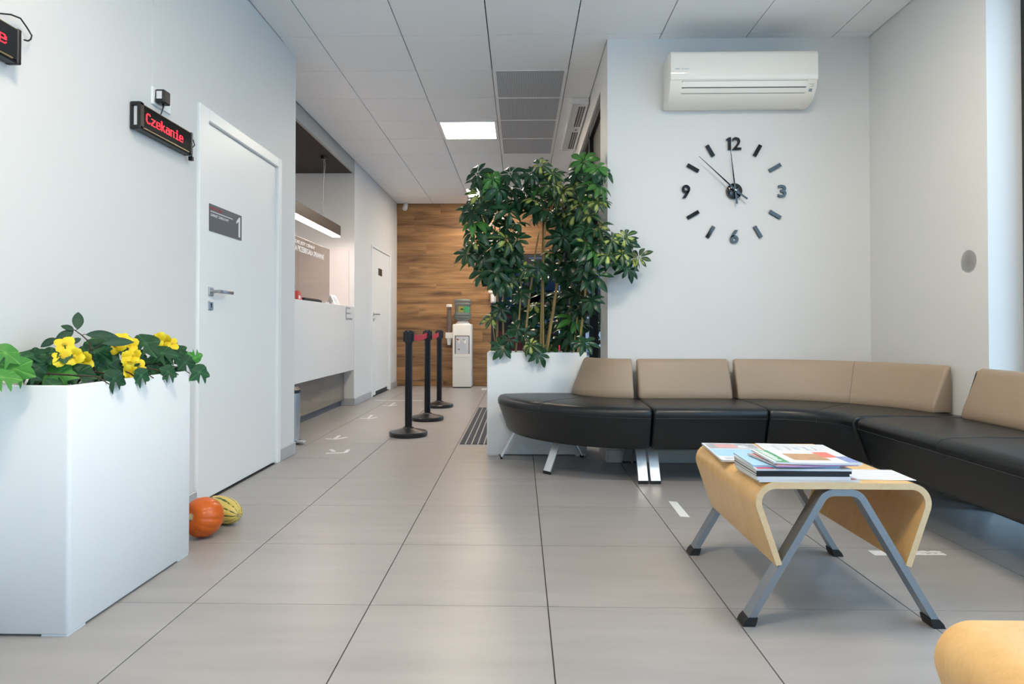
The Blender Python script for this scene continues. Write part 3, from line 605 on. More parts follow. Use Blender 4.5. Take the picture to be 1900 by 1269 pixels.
# long module along the right wall
def side(d, s): return (P3.x+Y0+d-P3.y, 3.405-s)
t = thing('long_bench_module', 'long black seat with taupe back along the right wall beside the window', 'bench', (2.1, 2.6, 0), 'sofa modules in the corner')
obj('seat', sweep(SEATP, 1.42, side, 1, r=0.03), LEATHER, t, 50); obj('backrest', sweep(BACKP, 1.34, lambda d, s: side(d, s+0.0), 1, r=0.03), BEIGE, t, 50)
bm = NB(); tube(bm, [(*side(d, 0.66), z+0.0005) for d, z in SEATP[3:12]], 0.0016, 5); obj('seam', bm, SEAM, t); seamline(side, 1.42, 1, t)
for ys in (3.33, 2.0): legframe(t, lambda d, s, ys=ys: (P3.x+Y0+d-P3.y, ys+s), 0, 0.120, 0.65)

# ------------------------------------------------------------------ bent plywood tables
def ply_profile(thk=0.019):
    xc = 1.008; out = []
    out.append((0.800, 0.190)); r = 0.062
    # left flank up to the bend
    a0 = Vector((0.800, 0.190)); a1 = Vector((0.712, 0.4495)); a2 = Vector((1.008, 0.4495))
    u = (a0-a1).normalized(); v = (a2-a1).normalized(); ang = math.acos(u.dot(v)); tl = r/math.tan(ang/2)
    c = a1+(u+v).normalized()*(r/math.sin(ang/2)); s0 = a1+u*tl; s1 = a1+v*tl
    b0 = math.atan2(s0.y-c.y, s0.x-c.x) % (2*PI); b1 = math.atan2(s1.y-c.y, s1.x-c.x) % (2*PI)
    mid = [a0]+[c+Vector((math.cos(b0+(b1-b0)*k/12), math.sin(b0+(b1-b0)*k/12)))*r for k in range(13)]
    inn = [a0+Vector((0.0175, 0.0055))]+[c+Vector((math.cos(b0+(b1-b0)*k/12), math.sin(b0+(b1-b0)*k/12)))*(r-thk) for k in range(13)]
    o = [(p.x, p.y) for p in mid]+[(2*xc-p.x, p.y) for p in mid[::-1]]; i = [(p.x, p.y) for p in inn]+[(2*xc-p.x, p.y) for p in inn[::-1]]
    return o, i
def plytable(label):
    t = thing('coffee_table', label, 'table', (1.008, 2.36, 0), 'bent plywood coffee tables')
    o, i = ply_profile(); y0, y1 = 2.017, 2.702; n = len(o); bm = NB()
    ring = lambda y: ([bm.verts.new((x, y, z)) for x, z in o], [bm.verts.new((x, y, z)) for x, z in i])
    o0, i0 = ring(y0); o1, i1 = ring(y1)
    for k in range(n-1):
        bm.faces.new((o0[k], o0[k+1], o1[k+1], o1[k])); bm.faces.new((i0[k+1], i0[k], i1[k], i1[k+1]))
        for A, Bq in ((o0, i0), (i1, o1)): bm.faces.new((A[k], Bq[k], Bq[k+1], A[k+1])).material_index = 1
    for k in (0, n-1): bm.faces.new((o0[k], o1[k], i1[k], i0[k])).material_index = 1
    bmesh.ops.recalc_face_normals(bm, faces=bm.faces); obj('shell', bm, [BEECH, PLYEDGE], t, 35)
    xc = 1.008
    for ya, yb in ((2.021, 2.071), (2.648, 2.698)):
        a = Vector((0.7165, 0.012)); c = Vector((0.957, 0.4185)); e = Vector((1.008, 0.4185)); u = (a-c).normalized(); v = (e-c).normalized()
        r = 0.045; ang = math.acos(u.dot(v)); tl = r/math.tan(ang/2); cc = c+(u+v).normalized()*(r/math.sin(ang/2)); s0 = c+u*tl; s1 = c+v*tl
        b0 = math.atan2(s0.y-cc.y, s0.x-cc.x) % (2*PI); b1 = math.atan2(s1.y-cc.y, s1.x-cc.x) % (2*PI)
        q = [a]+[cc+Vector((math.cos(b0+(b1-b0)*k/8), math.sin(b0+(b1-b0)*k/8)))*r for k in range(9)]; full_ = q+[Vector((2*xc-p.x, p.y)) for p in q[::-1]]
        nn = []
        for k, p in enumerate(full_):
            d = (full_[min(k+1, len(full_)-1)]-full_[max(k-1, 0)]).normalized(); nn.append(Vector((-d.y, d.x)))
        bm = NB(); R = []
        for p, nr in zip(full_, nn):
            a_, b_ = p+nr*0.0105, p-nr*0.0105; R.append([bm.verts.new((a_.x, ya, a_.y)), bm.verts.new((a_.x, yb, a_.y)), bm.verts.new((b_.x, yb, b_.y)), bm.verts.new((b_.x, ya, b_.y))])
        for A, Bq in zip(R, R[1:]):
            for k in range(4): bm.faces.new((A[k], A[(k+1) % 4], Bq[(k+1) % 4], Bq[k]))
        bm.faces.new(R[0][::-1]); bm.faces.new(R[-1]); bmesh.ops.recalc_face_normals(bm, faces=bm.faces)
        lg = obj('leg_frame', bm, GREYMETAL, t, 30)
        for sgn in (-1, 1):
            cx = 1.008+sgn*0.294; bm = NB(); poly_prism(bm, [(cx-0.019, ya-0.003, 0), (cx+0.019, ya-0.003, 0), (cx+0.019-sgn*0.006, ya-0.003, 0.014), (cx+0.014-sgn*0.014, ya-0.003, 0.028), (cx-0.014-sgn*0.014, ya-0.003, 0.028), (cx-0.019-sgn*0.006, ya-0.003, 0.014)], (0, yb-ya+0.006, 0)); obj('foot_cap', bm, BLACKRUB, lg)
    return t
tb = plytable('bent plywood coffee table on grey legs with magazines stacked on it')
tb2 = tree_copy(tb); tb2['label'] = 'second bent plywood coffee table, bare, cut off by the bottom right corner'; tb2.location = (1.008-0.052, 2.36-1.626, 0)

# magazines and papers on the table
ZT = 0.4497
def magazine(name, label, cat, c, size, ang, z0, th, cover, prints=(), group=None, spine=None, curl=0.0):
    """a soft magazine: page block, front cover, spine; prints are flat patches in cover units"""
    t = thing(name, label, cat, (c[0], c[1], z0), group); R = Matrix.Rotation(math.radians(ang), 3, 'Z'); w_, d_ = size; n = 10
    def surf(u, v, h): 
        p = R @ Vector(((u-0.5)*w_, (v-0.5)*d_, 0)); bend = curl*(max(0, 0.45-u)/0.45)**2
        return Vector((c[0]+p.x, c[1]+p.y, z0+h+bend))
    def slab(h0, h1, u0=0.0, u1=1.0, v0=0.0, v1=1.0):
        bm = NB(); g = [[[bm.verts.new(surf(u0+(u1-u0)*i/n, v, h)) for v in (v0, v1)] for h in (h0, h1)] for i in range(n+1)]
        for a, b in zip(g, g[1:]):
            bm.faces.new((a[1][0], b[1][0], b[1][1], a[1][1])); bm.faces.new((a[0][1], b[0][1], b[0][0], a[0][0])); bm.faces.new((a[0][0], b[0][0], b[1][0], a[1][0])); bm.faces.new((a[1][1], b[1][1], b[0][1], a[0][1]))
        bm.faces.new((g[0][0][0], g[0][1][0], g[0][1][1], g[0][0][1])); bm.faces.new((g[-1][0][1], g[-1][1][1], g[-1][1][0], g[-1][0][0])); return bm
    if th > 0.003: obj('pages', slab(0.0006, th-0.0006, 0.004, 0.996, 0.004, 0.996), PAGES, t)
    cv = obj('cover', slab(max(th-0.0006, 0), th), cover, t)
    if th > 0.003:
        obj('back_cover', slab(0, 0.0006), cover, t)
        if spine: obj('spine', slab(0.0, th+0.0001, 0, 1, -0.004, 0.0), spine, t)
    for q_, (nm, mt, (u0, u1, v0, v1)) in enumerate(prints): obj(nm, slab(th, th+0.0002+0.00012*q_, u0, u1, v0, v1), mt, cv)
    return t
CB = M('pale_blue_cover', (0.36, 0.62, 0.82, 1), 0.25); CW = M('glossy_white_cover', (0.74, 0.75, 0.78, 1), 0.25); CK = M('black_cover', (0.015, 0.017, 0.022, 1), 0.22); CP = M('grey_pink_cover', (0.42, 0.36, 0.36, 1), 0.25)
GRN = M('green_print', (0.05, 0.32, 0.12, 1), 0.3); CORAL = M('coral_print', (0.78, 0.17, 0.13, 1), 0.3); TAN = M('tan_print', (0.46, 0.26, 0.12, 1), 0.3, var=0.35, scale=(30, 60, 30)); PINK = M('pink_print', (0.72, 0.36, 0.36, 1), 0.3, var=0.2, scale=(40, 40, 40)); GREYP = M('grey_photo_print', (0.35, 0.37, 0.40, 1), 0.3, var=0.4, scale=(30, 30, 30)); LIL = M('lilac_cover', (0.55, 0.28, 0.52, 1), 0.25); TEAL = M('teal_print', (0.12, 0.45, 0.48, 1), 0.3, var=0.4, scale=(20, 20, 20)); REDP = M('red_print', (0.55, 0.03, 0.06, 1), 0.3); LINES = M('grey_print_lines', (0.45, 0.47, 0.55, 1), 0.5)
magazine('magazine', 'open flat magazine with pale blue page at the far left of table', 'magazine', (0.845, 2.50), (0.205, 0.35), -4, ZT, 0.006, CW, [('blue_page', CB, (0.02, 1, 0.22, 0.62)), ('photo', GREYP, (0.05, 0.98, 0.66, 0.97)), ('flower_photo', PINK, (0.2, 0.6, 0.70, 0.92)), ('pale_photo', CW, (0.62, 0.8, 0.70, 0.86)), ('price_box', LINES, (0.1, 0.3, 0.06, 0.14))])
magazine('leaflet', 'large white printed sheet lying at the far edge of table', 'leaflet', (1.105, 2.565), (0.27, 0.25), -6, ZT, 0.0016, CW, [('text_line', LINES, (0.2, 0.24, 0.3, 0.8)), ('text_line', LINES, (0.36, 0.39, 0.35, 0.8)), ('text_line', LINES, (0.45, 0.52, 0.5, 0.7)), ('text_line', LINES, (0.62, 0.65, 0.3, 0.75)), ('text_line', PINK, (0.3, 0.34, 0.05, 0.22)), ('text_line', LINES, (0.74, 0.77, 0.2, 0.7))])
magazine('price_list', 'white ruled sheet on table at the right of the magazine stack', 'sheet', (1.165, 2.135), (0.19, 0.15), -3, ZT, 0.0012, PAPER, [('ruled_line', LINES, (0.05, 0.97, 0.1+0.2*k, 0.135+0.2*k)) for k in range(5)])
g = 'magazines in the stack on the table'; z = ZT
st = [('bottom magazine of the stack, white cover with teal and coral pictures', (0.905, 2.132), (0.315, 0.21), 1, 0.007, CW, [('picture', TEAL, (0.02, 0.4, 0.0, 0.12)), ('picture', CORAL, (0.82, 0.98, 0.0, 0.1))], CW),
      ('thick white-spined magazine, second from bottom of the stack', (0.888, 2.130), (0.292, 0.21), 0.4, 0.010, CW, [], CW),
      ('lower of the two black-spined magazines in the stack', (0.886, 2.131), (0.290, 0.21), 0.2, 0.008, CK, [], CK),
      ('upper of the two black-spined magazines in the stack', (0.890, 2.131), (0.296, 0.21), 0.0, 0.008, CK, [], CK),
      ('white magazine with a red corner label in the middle of the stack', (0.892, 2.135), (0.30, 0.212), -0.6, 0.006, CW, [('red_label', REDP, (0.02, 0.2, 0.0, 0.1))], CW),
      ('pale blue magazine under the grey one in the stack', (0.880, 2.155), (0.27, 0.21), -2, 0.006, CB, [('photo', GREYP, (0.6, 1.0, 0.0, 0.5))], CB)]
for lb, c, sz, a, th, cv, pr, sp in st: magazine('magazine', lb, 'magazine', c, sz, a, z, th, cv, pr, g, sp); z += th+0.0004
magazine('magazine', 'grey and lilac magazine lying askew just below the top one', 'magazine', (0.925, 2.13), (0.27, 0.20), 7, z, 0.005, CP, [('photo', PINK, (0.02, 0.3, 0.02, 0.98))], g, LIL, curl=0.002); z += 0.0074
tm = magazine('magazine', 'top magazine of the stack with green masthead and coral badge', 'magazine', (0.935, 2.128), (0.275, 0.205), -1, z, 0.006, CW, [('masthead', GRN, (0.04, 0.19, 0.0, 0.98)), ('photo', TAN, (0.3, 0.72, 0.2, 0.72)), ('badge', CORAL, (0.70, 0.88, 0.42, 0.86)), ('photo', M('blue_photo_print', (0.2, 0.26, 0.5, 1), 0.3, var=0.3, scale=(40, 40, 40)), (0.86, 1.0, 0.04, 0.5))], g, CW, curl=0.003)
bm = NB(); u = Vector((0.808, 2.215, z+0.0068)); random.seed(5)
for k in range(8): box(bm, (0.812, 2.20-k*0.0215, z+0.0080), (0.812+random.uniform(0.016, 0.024), 2.20-k*0.0215+0.013, z+0.0086))
obj('masthead_letters', bm, PAPER, tm)

# ------------------------------------------------------------------ wall clock (separate glossy numerals stuck on the wall)
KC = Vector((1.488, YF, 1.891))
t = thing('wall_clock', 'large black wall clock of loose numerals and hands on the white wall', 'clock', KC)
R_x, U_z = (1, 0, 0), (0, 0, 1)
for s, a, wd in (('12', 0, 0.108), ('3', 90, 0.058), ('6', 180, 0.058), ('9', 270, 0.058)):
    ar = math.radians(a); c = KC+Vector((math.sin(ar)*0.333, 0, math.cos(ar)*(0.333 if a == 0 else 0.318)))
    bm = NB(); yk = YF-0.001; D_ = (0, -0.014, 0)
    def ring(cx, cz, ro, ri, n=28):
        A = [[bm.verts.new((cx+r*math.cos(2*PI*k/n), y, cz+r*math.sin(2*PI*k/n))) for k in range(n)] for y, r in ((yk, ro), (yk-0.014, ro), (yk-0.014, ri), (yk, ri))]
        for q in range(4):
            for k in range(n): bm.faces.new((A[q][k], A[q][(k+1) % n], A[(q+1) % 4][(k+1) % n], A[(q+1) % 4][k]))
        bmesh.ops.recalc_face_normals(bm, faces=bm.faces)
    if s == '12':
        x0 = c.x-0.052; zb = c.z-0.044
        poly_prism(bm, [(x0+a_, yk, zb+b_) for a_, b_ in ((0.012, 0), (0.032, 0), (0.032, 0.088), (0.017, 0.088), (0.0, 0.076), (0.0, 0.066), (0.012, 0.070))], D_)
        text(bm, '2', (x0+0.041, yk, zb), R_x, U_z, 0.090, 0.062, 0.014, bold=0.02)
    elif s == '3': text(bm, s, (c.x-wd/2, yk, c.z-0.044), R_x, U_z, 0.088, wd, 0.014, bold=0.02)
    else:
        sg = 1 if s == '6' else -1; zc_ = c.z-sg*0.017; ring(c.x, zc_, 0.029, 0.0115)
        poly_prism(bm, [(c.x+sg*a_, yk, c.z+sg*b_) for a_, b_ in ((-0.028, -0.008), (-0.013, 0.022), (0.004, 0.047), (0.026, 0.047), (0.010, 0.021), (-0.004, 0.004))], D_)
    obj('numeral', bm, BLACKGLOSS, t)
for k in range(12):
    if k % 3 == 0: continue
    a = math.radians(30*k); R = Matrix.Rotation(a, 3, 'Y')
    c = KC+R @ Vector((0, 0, 0.328)); tl = Matrix.Rotation(math.radians(random.Random(k).uniform(-5, 5)), 3, 'X') @ Matrix.Rotation(math.radians(random.Random(k+40).uniform(-4, 4)), 3, 'Z')
    obj('hour_mark', obox(c-Vector((0, 0.008, 0)), (0.026, 0.013, 0.09), R @ tl, 0.0012, 1), BLACKGLOSS, t)
bm = NB(); lathe(bm, [(0, 0), (0.054, 0), (0.054, 0.022), (0.050, 0.025), (0, 0.025)], KC, 40, (0, -1, 0)); obj('hub', bm, BLACKGLOSS, t, 40)
def hand(tip, tail, y, name):
    tip, tail = Vector(tip), Vector(tail); d = (tip-tail).normalized(); n = Vector((d.z, 0, -d.x)); bm = NB()
    pts = [tail-n*0.0065, tail+n*0.0065, KC*0+Vector((KC.x, 0, KC.z))+n*0.0055, tip+n*0.0012, tip-n*0.0012, Vector((KC.x, 0, KC.z))-n*0.0055]
    poly_prism(bm, [Vector((p.x, y, p.z)) for p in pts], (0, 0.003, 0)); obj(name, bm, BLACKGLOSS, t)
hand((1.456, 0, 2.172), (1.499, 0, 1.799), YF-0.040, 'hour_hand'); hand((1.236, 0, 2.128), (1.568, 0, 1.830), YF-0.048, 'minute_hand')
bm = NB(); lathe(bm, [(0, 0), (0.006, 0), (0.006, 0.028), (0, 0.03)], KC-Vector((0, 0.024, 0)), 16, (0, -1, 0)); obj('spindle', bm, STEEL, t, 40)

# ------------------------------------------------------------------ air conditioner
t = thing('air_conditioner', 'white wall-mounted air conditioner above the clock', 'air conditioner', (1.49, YF, 2.6))
AX0, AX1 = 0.998, 1.978
ACB = M('warm_white_plastic', (0.93, 0.88, 0.79, 1), 0.28); ACG = M('ac_front_gloss', (0.95, 0.895, 0.80, 1), 0.08, spec=0.5)
prof = [(0.0, 2.462), (0.02, 2.455), (0.09, 2.457), (0.16, 2.485), (0.205, 2.545), (0.218, 2.60), (0.218, 2.75), (0.205, 2.778), (0.17, 2.785), (0.0, 2.785)]
def xsweep(bm, pf, x0, x1, r=0.012):
    for (xa, ia) in [(0, 0)]: pass
    sl = [(x0, r), (x0+r*0.3, r*0.3), (x0+r, 0), (x1-r, 0), (x1-r*0.3, r*0.3), (x1, r)]; rg = []
    for x, i in sl: rg.append([bm.verts.new((x, YF-min(max(d, 0), 9), z)) for d, z in (inset(pf, i) if i else pf)])
    n = len(pf)
    for a, b in zip(rg, rg[1:]):
        for k in range(n): bm.faces.new((a[k], a[(k+1) % n], b[(k+1) % n], b[k]))
    bm.faces.new(rg[0]); bm.faces.new(rg[-1]); bmesh.ops.recalc_face_normals(bm, faces=bm.faces); return bm
obj('body', xsweep(NB(), prof, AX0, AX1), ACB, t, 40)
fp = [(0.214, 2.594), (0.2215, 2.592), (0.226, 2.60), (0.2265, 2.66), (0.2255, 2.755), (0.219, 2.777), (0.208, 2.785), (0.205, 2.78)]
bm = NB(); rg = [[bm.verts.new((x, YF-d, z)) for d, z in fp] for x in (AX0+0.004, AX1-0.004)]
for k in range(len(fp)): bm.faces.new((rg[0][k], rg[0][(k+1) % len(fp)], rg[1][(k+1) % len(fp)], rg[1][k]))
bm.faces.new(rg[0]); bm.faces.new(rg[1]); bmesh.ops.recalc_face_normals(bm, faces=bm.faces); obj('front_panel', bm, ACG, t, 40)
def acface(z): # distance of the lower front from the wall
    for (d0, z0), (d1, z1) in zip(prof, prof[1:]):
        if z0 <= z <= z1 and d0 > 0.05: return d0+(d1-d0)*(z-z0)/(z1-z0)
    return 0.2
def acstrip(bm, x0, x1, z0, z1, dz, mi=0):
    pts = [(x0, YF-acface(z0)-dz, z0), (x1, YF-acface(z0)-dz, z0), (x1, YF-acface(z1)-dz, z1), (x0, YF-acface(z1)-dz, z1)]
    poly_prism(bm, pts, (0, 0.004, 0)); return bm
fp_ = acstrip(NB(), AX0+0.095, AX1-0.075, 2.5155, 2.5418, 0.0025); acstrip(fp_, AX0+0.085, AX1-0.07, 2.5475, 2.584, 0.0025); obj('flap', fp_, ACB, t)
obj('flap_joint', acstrip(NB(), AX0+0.08, AX1-0.075, 2.5420, 2.5472, 0.0012), DARKGAP, t)
bm = NB(); acstrip(bm, AX0+0.08, AX0+0.0825, 2.516, 2.584, 0.0012); acstrip(bm, AX1-0.0705, AX1-0.068, 2.516, 2.584, 0.0012); acstrip(bm, AX0+0.08, AX1-0.068, 2.5842, 2.5868, 0.0012); acstrip(bm, AX0+0.085, AX1-0.075, 2.5125, 2.5153, 0.0012); obj('flap_outline', bm, M('grey_joint_line', (0.18, 0.18, 0.17, 1), 0.7), t)
obj('top_grille', B((AX0+0.03, YF-0.20, 2.7855), (AX1-0.04, YF-0.02, 2.787)), DARKGAP, t)
bm = NB(); acstrip(bm, AX1-0.052, AX1-0.030, 2.520, 2.536, 0.0012); obj('indicator', bm, M('blue_grey_window', (0.30, 0.36, 0.42, 1), 0.2), t)
bm = NB()
for zz, l in ((2.546, 0.03), (2.553, 0.018), (2.562, 0.035)): acstrip(bm, AX1-0.022-l, AX1-0.022, zz, zz+0.0025, 0.0008)
box(bm, (AX0+0.034, YF-0.2272, 2.662), (AX0+0.062, YF-0.2264, 2.668)); box(bm, (AX0+0.07, YF-0.2272, 2.663), (AX0+0.125, YF-0.2264, 2.6665)); obj('markings', bm, M('pale_grey_print', (0.5, 0.5, 0.48, 1), 0.5), t)
# smudge left on the right wall
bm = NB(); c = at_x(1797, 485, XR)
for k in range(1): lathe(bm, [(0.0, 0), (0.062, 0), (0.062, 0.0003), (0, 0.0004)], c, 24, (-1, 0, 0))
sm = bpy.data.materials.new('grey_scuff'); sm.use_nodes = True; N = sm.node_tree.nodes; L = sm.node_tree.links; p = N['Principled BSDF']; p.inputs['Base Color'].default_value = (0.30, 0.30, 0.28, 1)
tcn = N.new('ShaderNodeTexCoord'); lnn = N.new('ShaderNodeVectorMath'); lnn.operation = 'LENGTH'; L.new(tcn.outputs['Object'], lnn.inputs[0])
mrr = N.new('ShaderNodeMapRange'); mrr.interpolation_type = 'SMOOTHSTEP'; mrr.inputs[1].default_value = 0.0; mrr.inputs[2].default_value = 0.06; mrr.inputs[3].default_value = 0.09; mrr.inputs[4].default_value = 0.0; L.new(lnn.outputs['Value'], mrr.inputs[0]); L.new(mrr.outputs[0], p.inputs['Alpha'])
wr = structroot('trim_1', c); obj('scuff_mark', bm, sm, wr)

# ------------------------------------------------------------------ led displays
FONT = {'C': ["0011110", "0110011", "1100000", "1100000", "1100000", "1100000", "1100000", "1100000", "0110011", "0011110", "0000000"],
        'z': ["0000000", "0000000", "0000000", "1111111", "0000110", "0001100", "0011000", "0110000", "1100000", "1111111", "0000000"],
        'e': ["0000000", "0000000", "0000000", "0111110", "1100011", "1100011", "1111111", "1100000", "1100001", "0111110", "0000000"],
        'k': ["1100000", "1100000", "1100000", "1100110", "1101100", "1111000", "1111000", "1101100", "1100110", "1100011", "0000000"],
        'a': ["0000000", "0000000", "0000000", "0111110", "0000011", "0111111", "1100011", "1100011", "1100111", "0111011", "0000000"],
        'n': ["0000000", "0000000", "0000000", "1111110", "1100011", "1100011", "1100011", "1100011", "1100011", "1100011", "0000000"],
        'i': ["0001100", "0001100", "0000000", "0111100", "0001100", "0001100", "0001100", "0001100", "0001100", "0111111", "0000000"]}
def display(y0, y1, z0, z1, text_, ty0, ty1, tz0, tz1, label):
    t = thing('led_display', label, 'display', (XL, (y0+y1)/2, (z0+z1)/2), 'black led displays on the left wall')
    xf = XL+0.048
    obj('housing', B((XL+0.006, y0, z0), (xf-0.006, y1, z1), 0.003, 1), BLACK, t)
    obj('screen', B((xf-0.006, y0+0.016, z0+0.008), (xf, y1-0.012, z1-0.006), 0.001, 1), BLACKGLOSS, t)
    bm = NB(); box(bm, (xf-0.004, y0+0.02, z1-0.0055), (xf-0.0005, y1-0.014, z1-0.003)); box(bm, (xf-0.004, y0+0.02, z0+0.006), (xf+0.0004, y1-0.03, z0+0.0105)); obj('gold_rim', bm, M('brass_rim', (0.35, 0.27, 0.15, 1), 0.4, 0.7), t)
    bm = NB(); box(bm, (XL+0.004, y0-0.012, z0-0.004), (xf+0.002, y0+0.012, z0+0.014), 0.003, 1); box(bm, (XL+0.004, y0-0.012, z1-0.012), (xf+0.002, y0+0.012, z1+0.003), 0.003, 1); box(bm, (XL+0.034, y0-0.010, z0), (xf+0.002, y0+0.014, z1)); box(bm, (XL+0.004, y0-0.010, z0), (XL+0.012, y0+0.01, z1)); obj('end_cap', bm, BLACK, t); obj('end_cap', B((XL+0.004, y1-0.01, z0-0.002), (xf+0.001, y1+0.006, z1+0.001), 0.003, 1), BLACK, t)
    obj('side_label', B((XL+0.014, y0-0.0008, z0+0.016), (XL+0.030, y0-0.0002, z1-0.014)), PAPER, t)
    obj('wall_rail', B((XL, y0+0.02, z0+0.01), (XL+0.0055, y1-0.02, z1-0.01)), BLACK, t)
    bm = NB(); n = len(text_); cw = (ty1-ty0)/(n*8-1); ch = (tz1-tz0)/10.0
    for k, chh in enumerate(text_):
        for r, row in enumerate(FONT[chh]):
            for c, b in enumerate(row):
                if b == '1':
                    yy = ty0+(k*8+c)*cw; zz = tz1-r*ch; box(bm, (xf, yy, zz-ch*0.84), (xf+0.0008, yy+cw*0.97, zz))
    obj('led_text', bm, LEDRED, t); return t
dp = display(2.716, 3.143, 1.797, 1.910, 'Czekanie', 2.748, 3.055, 1.832, 1.878, 'small black led display reading Czekanie beside the white door')
bm = NB(); tube(bm, [(XL+0.02, 3.149, 1.891), (XL+0.04, 3.166, 1.881), (XL+0.045, 3.171, 1.856), (XL+0.03, 3.163, 1.831), (XL+0.02, 3.156, 1.821), (XL+0.03, 3.171, 1.801), (XL+0.03, 3.167, 1.786)], 0.003, 6); tube(bm, [(XL+0.02, 3.149, 1.881), (XL+0.03, 3.157, 1.856), (XL+0.02, 3.156, 1.821)], 0.003, 6); merge(bm, B((XL+0.018, 3.159, 1.776), (XL+0.04, 3.177, 1.798), 0.003)); obj('cable', bm, BLACK, dp, 180)
dp2 = display(1.618, 2.046, 1.797, 1.910, 'Czekanie', 1.683, 1.990, 1.836, 1.880, 'led display cut off at the left edge of the picture')
bm = NB(); tube(bm, [at_x(px_, py_, XL+0.022) for px_, py_ in ((-20, 24), (0, 25), (20, 27), (38, 34), (50, 51), (59, 66), (57, 73), (52, 76), (45, 74))], 0.0028, 6); merge(bm, B((XL+0.014, 2.050, 1.866), (XL+0.03, 2.072, 1.878), 0.003)); obj('cable', bm, BLACK, dp2, 180)
t = thing('wall_socket', 'white double wall socket above the Czekanie display', 'socket', (XL, 2.94, 2.0))
obj('plate', B((XL, 2.862, 1.958), (XL+0.009, 3.02, 2.04), 0.004), M('socket_white', (0.93, 0.94, 0.93, 1), 0.25), t)
for yy in (2.905, 2.978):
    bm = NB(); lathe(bm, [(0.03, 0), (0.03, 0.002), (0.024, 0.002), (0.023, 0.0005), (0, 0.0005)], (XL+0.009, yy, 2.0), 24, (1, 0, 0)); obj('socket_ring', bm, M('socket_white', None), t, 40)
t = thing('power_adapter', 'small black plug-in power adapter in the white wall socket', 'adapter', (XL, 2.905, 2.0))
obj('body', B((XL+0.012, 2.875, 1.968), (XL+0.055, 2.932, 2.03), 0.006), BLACK, t); obj('rating_label', B((XL+0.02, 2.8742, 1.985), (XL+0.045, 2.8748, 2.02)), PAPER, t)
bm = NB(); tube(bm, [(XL+0.035, 2.905, 1.97), (XL+0.035, 2.905, 1.955), (XL+0.032, 2.90, 1.935), (XL+0.025, 2.895, 1.908)], [0.005, 0.004, 0.0025, 0.0025], 6); obj('cord', bm, BLACK, t, 180)
# faint cable duct above the socket
obj('cable_duct', B((XL, 2.873, 2.04), (XL+0.002, 2.885, CZ)), WALL, structroot('trim_2', (XL, 2.88, 2.04)))

# ------------------------------------------------------------------ stanchions and floor markings
def stanchion(x, y, label, belt_to=None):
    t = thing('barrier_post', label, 'barrier post', (x, y, 0), 'black queue barrier posts')
    bm = NB(); lathe(bm, [(0, 0.0), (0.163, 0.0), (0.166, 0.008), (0.166, 0.03), (0.160, 0.038), (0.10, 0.052), (0.05, 0.066), (0.042, 0.075), (0, 0.075)], (x, y, 0), 40); obj('base', bm, M('black_base', (0.014, 0.014, 0.016, 1), 0.3), t, 30)
    bm = NB(); lathe(bm, [(0, 0.07), (0.031, 0.07), (0.031, 0.815), (0, 0.815)], (x, y, 0), 24, jit=lambda k, h: 0.94 if k % 6 == 0 else 1.0); obj('post', bm, M('black_pole', (0.010, 0.011, 0.014, 1), 0.3, spec=0.3), t, 25)
    bm = NB(); lathe(bm, [(0, 0.805), (0.034, 0.805), (0.036, 0.812), (0.036, 0.905), (0.032, 0.916), (0, 0.918)], (x, y, 0), 24); obj('head', bm, BLACK, t, 40)
    for a in range(4):
        dx, dy = ((1, 0), (0, 1), (-1, 0), (0, -1))[a]; c = Vector((x+dx*0.040, y+dy*0.040, 0.862)); obj('belt_slot', obox(c, (0.014, 0.026, 0.085), 0 if dx else PI/2, 0.002, 1), BLACK, t)
    obj('screw', B((x-0.004, y-0.0365, 0.90), (x+0.004, y-0.0355, 0.908)), STEEL, t)
    if belt_to:
        x2, y2 = belt_to; bm = NB(); n = 10; pr_ = None
        for k in range(n+1):
            u = k/n; px, py = x+(x2-x)*u, y+0.05+(y2-0.05-y-0.05)*u; sag = -0.02*4*u*(1-u); a = bm.verts.new((px-0.001, py, 0.840+sag)); b = bm.verts.new((px-0.001, py, 0.890+sag)); c = bm.verts.new((px+0.001, py, 0.890+sag)); d = bm.verts.new((px+0.001, py, 0.840+sag))
            if pr_:
                for q in range(4): bm.faces.new((pr_[q], pr_[(q+1) % 4], (a, b, c, d)[(q+1) % 4], (a, b, c, d)[q]))
            else: bm.faces.new((a, b, c, d))
            pr_ = (a, b, c, d)
        bm.faces.new(pr_[::-1]); bmesh.ops.recalc_face_normals(bm, faces=bm.faces); obj('belt', bm, RED, t)
stanchion(-0.976, 5.55, 'nearest of three black barrier posts, first on the red belt', (-0.950, 6.50)); stanchion(-0.950, 6.50, 'middle of three black barrier posts joined by the red belt', (-0.967, 7.58)); stanchion(-0.967, 7.58, 'last of three black barrier posts, closest to the water cooler')
def strip(bm, pts, z=0.0008, th=0.0006): poly_prism(bm, [(x, y, 0.0002) for x, y in pts], (0, 0, th)); return bm
def bar(bm, a, b, wd):
    a, b = Vector(a), Vector(b); d = (b-a).normalized(); n = Vector((-d.y, d.x))*wd/2; return strip(bm, [a-n, b-n, b+n, a+n])
AR = [((-1.466, 4.765), (-1.303, 4.765), (-1.285, 4.89), (-1.395, 4.86), 'first taped arrow from the near wall corner'), ((-1.665, 5.41), (-1.47, 5.41), (-1.475, 5.46), (-1.545, 5.52), 'second taped arrow from the near wall corner'), ((-1.68, 6.62), (-1.49, 6.62), (-1.52, 6.72), (-1.55, 6.78), 'third taped arrow from the near wall corner'), ((-1.68, 7.70), (-1.51, 7.70), (-1.545, 7.80), (-1.57, 7.88), 'last taped arrow beside the white tape line')]
def px_floor(px, py): d = ray(px, py); q = Vector((0, 0, CAMZ)) + d*(-CAMZ/d.z); return (q.x, q.y)
